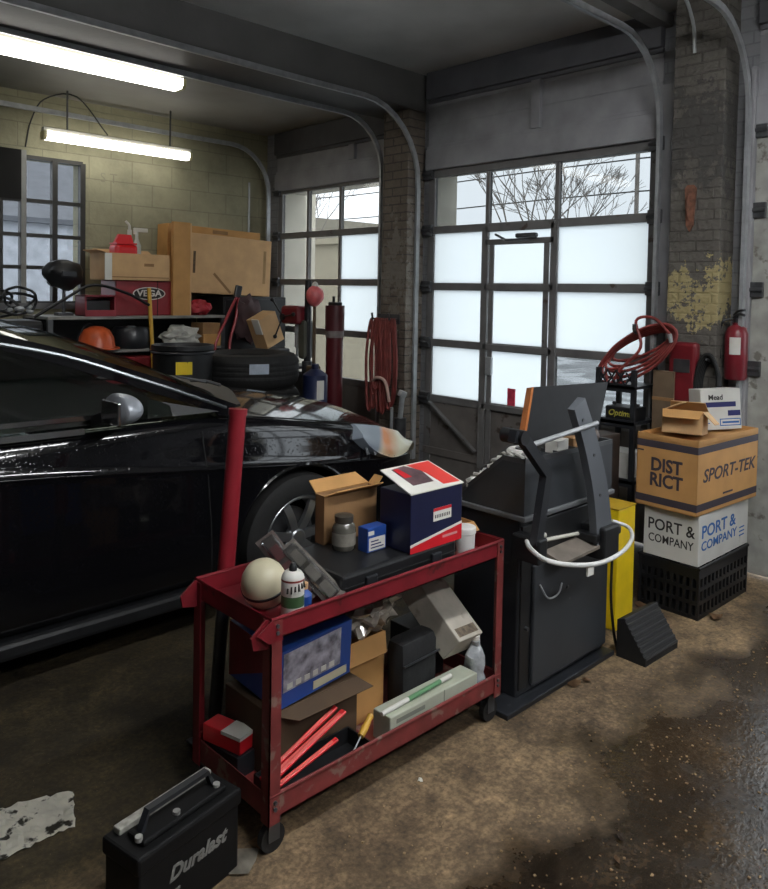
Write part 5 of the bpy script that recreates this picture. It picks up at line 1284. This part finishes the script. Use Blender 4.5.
# lower level: red chest and rags
t = thing('toolbox', 'wide dark red chest on the lowest visible shelf behind the car', 'toolbox', (2.80, 6.18, .6005), .0)
b = bm_new(); lohi(b, (-.33, -.10, 0), (.33, .16, .46), .012); obj('chest', b, mat('chest_red', '7c1c22', .4, var=.25, scale=6), t)
b = bm_new(); lohi(b, (-.32, -.108, .28), (.32, -.1, .44), .004); obj('drawer', b, mat('chest_red', '', .4), t)
b = bm_new(); tube(b, [(-.15, -.108, .36), (-.13, -.13, .36), (.13, -.13, .36), (.15, -.108, .36)], .008, n=8, smooth=False); obj('handle', b, STEEL, t, True)
t = thing('rag', 'white and dark rag heaped right of the wide red chest', 'rag', (3.26, 6.12, .6005))
b = bm_new(); blob(b, (0, 0, .19), (.09, .09, .20), .4, 2.5, 3, None, 8, 0); obj('cloth', b, mat('grey_rag', '8c8680', .8, var=.7, scale=7), t, True)
# yellow stick, red bolt cutter, tan box, leaning in front of the shelves
p0, p1 = at(156, 392, 'Y', 6.0), at(149, 288, 'Y', 6.07)
t = thing('broom', 'yellow-handled broom standing in front of the shelf unit', 'broom', (p0.x+.03, 5.98, 0))
dv = p1-Vector((p0.x+.03, 5.98, 0))
b = bm_new(); cyl(b, dv*.06, dv, .017, n=12); obj('handle', b, mat('yellow_wood', 'cfa23a', .5, var=.15), t, True)
b = bm_new(); lohi(b, (-.18, -.03, .06), (.18, .03, .11), .01); obj('head', b, WOOD, t)
b = bm_new(); prism(b, [(-.18, -.03, .06), (-.18, .03, .06), (-.19, .05, 0), (-.19, -.05, 0)], (.36, 0, 0)); obj('bristles', b, BLACK, t)
p0, p1 = at(214, 346, 'Y', 6.05), at(237, 296, 'Y', 6.10)
t = thing('bolt_cutter', 'red-handled bolt cutter leaning in front of the black cabinet', 'tool', (p0.x, 6.0, 0))
dv = p1-Vector((p0.x, 6.0, 0)); foot = Vector((0, 0, 0)); kn = p0-Vector((p0.x, 6.0, 0))
b = bm_new(); tube(b, [foot, kn*.9+Vector((0, .01, 0)), kn+(dv-kn)*.5, dv], .014, n=8, k=4); tube(b, [Vector((.18, 0, 0)), kn*.9+Vector((.16, .01, 0)), kn+(dv-kn)*.55+Vector((.10, 0, 0)), dv+Vector((.02, 0, 0))], .014, n=8, k=4); obj('handle', b, mat('cutter_red', '96222c', .4), t, True)
b = bm_new(); box(b, dv+Vector((.01, 0, .04)), (.07, .03, .12), (0, .2, 0), .01); obj('jaw', b, BLACKM, t)
t = thing('cloth', 'dark maroon cloth draped on the cabinet front beside the bolt cutter', 'cloth', (4.07, 6.09, 1.14))
b = bm_new(); blob(b, (0, 0, .22), (.14, .06, .22), .35, 2.5, 3, None, 6); obj('cloth', b, mat('maroon_cloth', '3a2426', .7, var=.4, scale=9), t, True)
t = thing('stool', 'dark stool standing in front of the black cabinet', 'stool', (4.20, 5.985, 0))
b = bm_new(); lohi(b, (-.19, -.14, 1.05), (.19, .14, 1.09), .01); obj('seat', b, BLACKM, t)
for x in (-1, 1):
    for y in (-1, 1):
        b = bm_new(); cyl(b, (x*.18, y*.135, 0), (x*.15, y*.12, 1.06), .014, n=10); obj('leg', b, BLACKM, t)
t = thing('cardboard_box', 'tan carton tipped on its corner in front of the black cabinet', 'box', (4.25, 5.965, 1.0905), 0, rot=(0, -.42, .1))
b = bm_new(); lohi(b, (-.10, -.09, .045), (.12, .09, .34), .004); obj('carton', b, KRAFTL, t)
b = bm_new(); lohi(b, (-.112, -.092, .20), (-.1, .0, .35)); obj('flap', b, PAPER, t)

# black clutter by the window: welding helmet and cables on a stand
t = thing('welding_helmet', 'black welding helmet hanging at the right edge of the window', 'helmet', (2.44, 6.33, 1.63))
b = bm_new(); blob(b, (0, 0, .11), (.16, .11, .125), .22, 1.8, 3, None, 4); obj('shell', b, BLACK, t, True)
b = bm_new(); lohi(b, (-.06, -.125, .09), (.06, -.09, .14), .006); obj('visor', b, BLACKM, t)
b = bm_new(); cyl(b, (0, 0, -.20), (0, .0, .03), .014, n=10); lohi(b, (-.06, -.05, -.2245), (.06, .05, -.20)); obj('stand', b, STEELD, t)
t = thing('welder', 'dark welding set with tangled cables below the window', 'machine', (1.93, 6.22, 0))
b = bm_new(); lohi(b, (-.28, -.20, .08), (.24, .20, 1.38), .03); obj('case', b, mat('welder_black', '0f0f0e', .5, var=.3), t)
b = bm_new()
for x in (-.2, .16):
    for y in (-.12, .12): cyl(b, (x, y-.02, .05), (x, y+.02, .05), .05, n=16)
obj('wheel', b, BLACKR, t)
b = bm_new(); rnd = random.Random(3)
for k in range(4):
    cx0 = rnd.uniform(-.12, .12); r0 = rnd.uniform(.10, .19)
    tube(b, [(cx0+r0*math.cos(a), rnd.uniform(-.16, -.02), 1.41+.05*k*.5+.07+.08*math.sin(a)) for a in [2*PI*i/10 for i in range(10)]], .011, n=6, k=4, closed=True)
tube(b, [(.2, -.1, 1.40), (.42, -.16, 1.55), (.62, -.2, 1.66), (.88, -.24, 1.60), (1.08, -.25, 1.50)], .013, n=6, k=5)
obj('cable', b, BLACK, t, True)
for k in range(5): b = bm_new(); blob(b, (rnd.uniform(-.2, .2), rnd.uniform(-.18, -.05), 1.40+rnd.uniform(0, .08)), (.03, .03, .02), .2, 2, 2); obj('fitting', b, STEEL, t, True)

# bin with yellow sticker, tyres, blue bottle
t = thing('plastic_bin', 'black plastic bin with a square yellow sticker behind the car', 'bin', (2.94, 5.28, 0))
b = bm_new(); lathe(b, [(0, 0), (.19, 0), (.20, .01), (.225, 1.17), (.235, 1.18), (.235, 1.215), (.222, 1.215), (.21, 1.19), (.19, .02), (0, .02)], n=36); obj('bin_body', b, BLACK, t, True)
sx0 = at(178, 377, 'Y', 5.08)
b = bm_new(); lohi(b, (-.085, -.2232, 1.005), (.035, -.2200, 1.10)); 
bmesh.ops.rotate(b, verts=b.verts, cent=(0, 0, 0), matrix=Matrix.Rotation(-.35, 3, 'Z')); obj('sticker', b, YELLOW, t)
b = bm_new(); lathe(b, [(.236, 1.15), (.240, 1.155), (.240, 1.165), (.236, 1.17)], n=36); obj('rim_band', b, BLACKM, t, True)
def tyre(label, z, M=None):
    t = thing('tire', label, 'tire', (3.60+random.uniform(-.01, .01), 5.36, z), random.uniform(0, 3))
    prof = [(.235, .035), (.27, .012), (.33, .0), (.385, .012), (.415, .05), (.42, .09), (.42, .19), (.415, .23), (.385, .268), (.33, .28), (.27, .268), (.235, .245), (.225, .2), (.225, .08), (.235, .035)]
    b = bm_new(); lathe(b, prof, n=64); obj('tire_body', b, TYRE, t, True)
    b = bm_new()
    for k in range(4): lathe(b, [(.4205, .075+k*.04), (.4225, .082+k*.04), (.4225, .098+k*.04), (.4205, .105+k*.04)], n=64)
    obj('tread', b, BLACKR, t)
    return t
for z, lab in ((.0, 'black tire at the bottom of the stack behind the hood'), (.282, 'black tire second from the bottom of the stack behind the hood'), (.564, 'black tire under the topmost one in the stack behind the hood'), (.846, 'topmost black tire with a pale label in the stack behind the hood')):
    tt = tyre(lab, z)
def arc_label(b, r, a0, a1, z0, z1, n=8):
    g = [(r*math.cos(a0+(a1-a0)*i/n), r*math.sin(a0+(a1-a0)*i/n)) for i in range(n+1)]
    prism(b, [(x, y, z0) for x, y in g]+[(x*1.004, y*1.004, z0) for x, y in g[::-1]], (0, 0, z1-z0))
b = bm_new(); a_c = math.atan2(-5.36, 265/400-3.50)  # faces the aisle
ax_ = at(257, 365, 'Y', 4.95)
aa = math.atan2(4.95-5.36, ax_.x+.03-3.60)-tt.rotation_euler.z
arc_label(b, .4228, aa-.17, aa+.20, .135, .215); obj('label', b, mat('tire_label', 'a9b3c0', .5, var=.2, scale=20), tt)
t = thing('oil_drum', 'dark blue drum with a white label right of the tire stack', 'drum', (4.02, 5.0, 0))
b = bm_new(); lathe(b, [(0, 0), (.10, 0), (.105, .01), (.105, .30), (.112, .31), (.105, .32), (.105, .62), (.112, .63), (.105, .64), (.105, .94), (.05, .98), (.03, .99), (0, .99)], n=28); obj('drum_body', b, mat('drum_blue', '1f2748', .4, var=.2), t, True)
b = bm_new(); arc_label(b, .1062, -2.1, -1.45, .74, .90); obj('label', b, PAPER, t)
b = bm_new(); cyl(b, (0, 0, .985), (0, 0, 1.03), .03, n=12); obj('cap', b, NAVY, t, True)

# ------------------------------------------------------------------ drill press, red post, hose reel on the flaking column
t = thing('drill_press', 'dark red drill press with black levers before the far bay door', 'drill', (4.32, 5.62, 0))
b = bm_new(); lohi(b, (-.18, -.2, 0), (.18, .2, .05), .01); obj('base', b, BLACKM, t)
b = bm_new(); cyl(b, (0, -.13, .05), (0, -.13, 1.74), .033, n=18); obj('column', b, BLACKM, t, True)
b = bm_new(); box(b, (-.02, .02, 1.42), (.18, .26, .17), None, .03); obj('head', b, REDD, t)
b = bm_new(); cyl(b, (-.02, -.0, 1.33), (-.02, 0, 1.12), .024, n=14); cyl(b, (-.02, 0, 1.12), (-.02, 0, 1.02), .010, n=10); obj('spindle', b, STEEL, t, True)
b = bm_new()
for k in range(3):
    a = 2*PI*k/3+.9; c = Vector((-.115, .10, 1.40)); e = c+Vector((-.03, .20*math.cos(a), .20*math.sin(a))); cyl(b, c, e, .007, n=8); blob(b, e, (.02, .02, .02), 0, 1, 2)
cyl(b, (-.13, .10, 1.40), (-.10, .10, 1.40), .03, n=12); obj('lever', b, BLACK, t, True)
b = bm_new(); lohi(b, (-.16, -.12, .93), (.10, .14, .96), .01); cyl(b, (0, -.13, .88), (0, -.13, 1.0), .05, n=16); obj('table', b, STEELD, t)
b = bm_new(); box(b, (.0, -.10, 1.20), (.12, .10, .36), None, .03); obj('motor', b, mat('olive_motor', '4a4a40', .6, var=.3), t)
t = thing('red_post', 'stout dark red steel post before the far bay door', 'post', (4.32, 5.11, 0))
b = bm_new(); lohi(b, (-.14, -.14, 0), (.14, .14, .02), .004); obj('base_plate', b, BLACKM, t)
b = bm_new(); cyl(b, (0, 0, .02), (0, 0, 1.30), .075, n=24); obj('tube', b, mat('post_red', '55191f', .4, var=.25, scale=8), t, True)
b = bm_new(); cyl(b, (0, 0, 1.24), (0, 0, 1.30), .080, n=24); obj('collar', b, mat('dusty_grey', '7a7472', .6, var=.4, scale=20), t, True)
b = bm_new(); cyl(b, (0, 0, 1.30), (0, 0, 1.52), .085, n=24); obj('head', b, mat('post_head_red', '48161b', .45, var=.2), t, True)
b = bm_new(); lohi(b, (-.03, -.04, 1.52), (.05, .06, 1.55), .006); cyl(b, (0, .02, 1.55), (0, .02, 1.60), .012, n=8); obj('latch', b, BLACK, t)
t = thing('signal_lamp', 'pink-red round lamp cover on a bracket left of the red post', 'lamp', (4.30, 5.37, 1.52))
b = bm_new(); blob(b, (0, 0, .08), (.08, .085, .095), .12, 2, 3, None, 9); obj('cover', b, mat('pink_red', 'd8686a', .4, var=.25, scale=14), t, True)
b = bm_new(); blob(b, (0, .0, .17), (.03, .035, .04), .1, 2, 2); obj('cap', b, PAPER, t, True)
b = bm_new(); cyl(b, (0, 0, -.55), (0, 0, .02), .016, n=10); lohi(b, (-.05, -.04, -.97), (.05, .05, -.55), .01); lohi(b, (-.10, -.09, -1.52), (.10, .04, -.97), .01); obj('stand', b, mat('brown_stand', '5c4c38', .7, var=.3), t)
t = thing('hose_bundle', 'bundle of dark red hose hanging on the flaking brick column', 'hose', (XA-.24, 4.61, 1.40))
b = bm_new(); rnd = random.Random(21)
for k in range(11):
    y0 = -.13+.025*k+rnd.uniform(-.01, .01); w = rnd.uniform(.03, .07); ln = rnd.uniform(.52, .72); xo = -.03-.02*rnd.random()
    pts = [(xo, y0, .02), (xo-.015, y0-w*.6, -.12), (xo-.02, y0-w, -.38), (xo-.01, y0-w*.4, -ln), (xo-.02, y0+w*.4, -ln-.01), (xo-.02, y0+w, -.35), (xo-.012, y0+w*.6, -.10)]
    tube(b, pts, .0125, n=7, k=4, closed=True)
obj('hose_loops', b, mat('dull_red_hose', '7a3530', .6, var=.35, scale=12), t, True)
b = bm_new(); tube(b, [(.035, .10, .02), (-.06, .10, .02), (-.07, .10, .07)], .010, n=8, smooth=False); tube(b, [(.035, -.10, .02), (-.06, -.10, .02), (-.07, -.10, .07)], .010, n=8, smooth=False); lohi(b, (.030, -.13, -.02), (.038, .13, .06)); obj('hook', b, STEELD, t, True)
b = bm_new(); tube(b, [(-.06, .10, -.52), (-.09, .0, -.47), (-.09, -.10, -.50), (-.08, -.14, -.66)], .014, n=8, k=5); obj('pale_hose_end', b, mat('pale_pink_hose', 'c9a79c', .5), t, True)
t = thing('floor_jack', 'upright grey jack with pipes at the foot of the flaking column', 'jack', (4.40, 4.36, 0))
b = bm_new(); lohi(b, (-.10, -.10, 0), (.10, .10, .03), .004); obj('base', b, STEELD, t)
b = bm_new(); cyl(b, (0, 0, .03), (0, 0, .62), .05, n=18); obj('cylinder', b, STEELD, t, True)
b = bm_new(); cyl(b, (0, 0, .62), (.0, -.02, .80), .022, n=12); cyl(b, (-.02, .08, .03), (-.03, .07, .70), .014, n=10); box(b, (0, -.02, .82), (.06, .05, .05), (.2, .3, 0), .008); obj('ram', b, STEEL, t, True)

# ------------------------------------------------------------------ floor objects
# battery box / tool case in the foreground
q0, q1 = Vector((.955, 1.90, 0)), Vector((1.31, 1.93, 0))
CASEB = mat('case_black', '0d0d0e', .6, var=.2, scale=20, spec=.25)
case = thing('battery_case', 'black case with a strap handle and white script on the floor', 'case', (1.005, 1.825, 0), .19)
L_, W_, H_ = .34, .14, .235
b = bm_new(); lohi(b, (-L_/2, -W_/2, 0), (L_/2, W_/2, H_*.82), .008); obj('case_body', b, CASEB, case)
b = bm_new(); lohi(b, (-L_/2-.006, -W_/2-.006, H_*.80), (L_/2+.006, W_/2+.006, H_), .008); lohi(b, (-L_/2+.03, -W_/2+.02, H_), (L_/2-.03, W_/2-.05, H_+.016), .006); obj('lid', b, CASEB, case)
b = bm_new(); lohi(b, (-L_/2+.02, W_/2-.035, H_), (L_/2-.01, W_/2-.008, H_+.018), .003); obj('metal_strip', b, mat('scuffed_metal', 'a3a198', .5, .1, var=.5, scale=40), case)
b = bm_new(); tube(b, [(-.12, -.01, H_+.015), (-.10, -.01, H_+.06), (.10, -.01, H_+.06), (.12, -.01, H_+.015)], 0, smooth=False, flat=(.010, .006, (0, 1, 0))); obj('handle', b, BLACKM, case)
b = bm_new()
for x in (-.14, -.02, .12):
    b = bm_new(); cyl(b, (x, -.030, H_+.012), (x, -.030, H_+.024), .010, n=12); obj('terminal', b, mat('pale_knob', 'a9a9a4', .4, .4), case)
lettering('lettering', 'Duralast', .054, mat('white_script', '767672', .5), case, (.02, -W_/2-.0008, .13), (1, 0, 0), (0, 0, 1), shear=.3, bold=.0018, sx=1.05)
b = bm_new(); lohi(b, (-.14, -W_/2-.0012, .078), (-.04, -W_/2, .086)); obj('underline', b, mat('grey_script', '6d6d6a', .5), case)
# dirty paper sheet
b = bm_new()
n = 14
c00, c10, c11, c01 = at(-6, 812, 'Z', 0), at(73, 793, 'Z', 0), at(75, 828, 'Z', 0), at(-6, 866, 'Z', 0)
G = []
rnd = random.Random(8)
for i in range(n+1):
    r = []
    for j in range(n+1):
        u, v = i/n, j/n; p = (c00*(1-u)+c10*u)*(1-v)+(c01*(1-u)+c11*u)*v
        e = .004 if i in (0, n) or j in (0, n) else .003
        r.append(b.verts.new(p+Vector((rnd.uniform(-e, e), rnd.uniform(-e, e), .004+rnd.uniform(0, .010)))))
    G.append(r)
for i in range(n):
    for j in range(n): b.faces.new((G[i][j], G[i+1][j], G[i+1][j+1], G[i][j+1]))
bmesh.ops.solidify(b, geom=b.faces, thickness=.0015)
o = obj('paper_sheet', b, mat('dirty_newsprint', 'e4e0d2', .8, var=.15, scale=14, spots=('3a362c', 22, .56)), None); tag(o, 'dirty torn white paper sheet flat on the dark floor at left', 'paper')
def scrap(name, label, cat, px, py, s, M, seed, group=None, n=5, h=.012):
    p = at(px, py, 'Z', 0); rnd = random.Random(seed); b = bm_new()
    ring = [Vector((s*rnd.uniform(.6, 1.1)*math.cos(2*PI*i/7), s*rnd.uniform(.4, .8)*math.sin(2*PI*i/7), rnd.uniform(.002, h))) for i in range(7)]
    c = b.verts.new((0, 0, h*.8)); vs = [b.verts.new(q) for q in ring]
    for i in range(7): b.faces.new((c, vs[i], vs[(i+1) % 7]))
    bmesh.ops.solidify(b, geom=b.faces, thickness=.0015)
    o = obj(name, b, M, None); o.location = (p.x, p.y, .001); o.rotation_euler.z = rnd.uniform(0, 6); tag(o, label, cat, group); return o
LEAF = mat('dry_leaf', '7d5f42', .8, var=.4, scale=30)
scrap('paper_scrap', 'tiny white scrap alone on the floor below the cart right end', 'scrap', 420, 782, .014, PAPER, 1)
scrap('paper_scrap', 'flat torn paper scrap on the floor right of the black case', 'scrap', 240, 864, .07, mat('scrap_grey', '8a8478', .8, var=.4, scale=20), 2)
scrap('paper_scrap', 'brown torn scrap on the floor beside the torn paper scrap', 'scrap', 262, 845, .05, LEAF, 12)
scrap('dry_leaf', 'curled brown leaf on the floor at the foot of the balancer', 'leaf', 574, 684, .045, LEAF, 3)
scrap('dry_leaf', 'smaller brown leaf on the floor left of the curled one', 'leaf', 586, 681, .03, LEAF, 13)
scrap('dry_leaf', 'brown leaf on the floor in front of the black crate', 'leaf', 716, 619, .05, LEAF, 4, h=.03)
scrap('dry_leaf', 'pale leaf on the floor between chock and crate', 'leaf', 640, 606, .05, LEAF, 14)
scrap('dry_leaf', 'dark leaf lying on the wet floor in the foreground', 'leaf', 620, 838, .018, mat('wet_leaf', '3c2f24', .4), 5)
scrap('dry_leaf', 'brown leaf on the wet floor near the lower right corner', 'leaf', 617, 862, .016, LEAF, 6)
# grit and chippings spread over the floor
b = bm_new(); rnd = random.Random(31)
for k in range(1500):
    x, y = rnd.uniform(1.3, 4.0), rnd.uniform(.4, 1.72)
    if y > 1.4 and rnd.random() < .6: continue
    s = rnd.choice((.0015, .002, .002, .0025, .0035))
    box(b, (x, y, s*.4), (s*2*rnd.uniform(.6, 1.4), s*2, s), (rnd.uniform(-.3, .3), rnd.uniform(-.3, .3), rnd.uniform(0, 3)))
o = obj('grit', b, mat('grit', '8d7656', .7, var=.3, scale=50), None); o['kind'] = 'stuff'; tag(o, 'pale grit and chippings scattered over the wet floor', 'grit')

# ------------------------------------------------------------------ light
W = bpy.data.worlds.new('overcast'); bpy.context.scene.world = W; W.use_nodes = True
nt = W.node_tree; N = nt.nodes; L = nt.links; bg = N['Background']
tc = N.new('ShaderNodeTexCoord'); sp = N.new('ShaderNodeSeparateXYZ'); L.new(tc.outputs['Generated'], sp.inputs[0])
r = N.new('ShaderNodeValToRGB'); r.color_ramp.elements[0].position = .0; r.color_ramp.elements[0].color = (.86, .92, 1, 1); r.color_ramp.elements[1].position = .8; r.color_ramp.elements[1].color = (.95, .98, 1, 1)
L.new(sp.outputs['Z'], r.inputs[0]); L.new(r.outputs[0], bg.inputs[0]); bg.inputs[1].default_value = 5.5
sc = bpy.context.scene
sc.view_settings.view_transform = 'Standard'; sc.view_settings.look = 'None'; sc.view_settings.gamma = 1; sc.view_settings.use_curve_mapping = False
sc.view_settings.exposure = 0.0
sc.cycles.max_bounces = 10; sc.cycles.transparent_max_bounces = 16; sc.cycles.use_denoising = True
sc.cycles.sample_clamp_indirect = 6
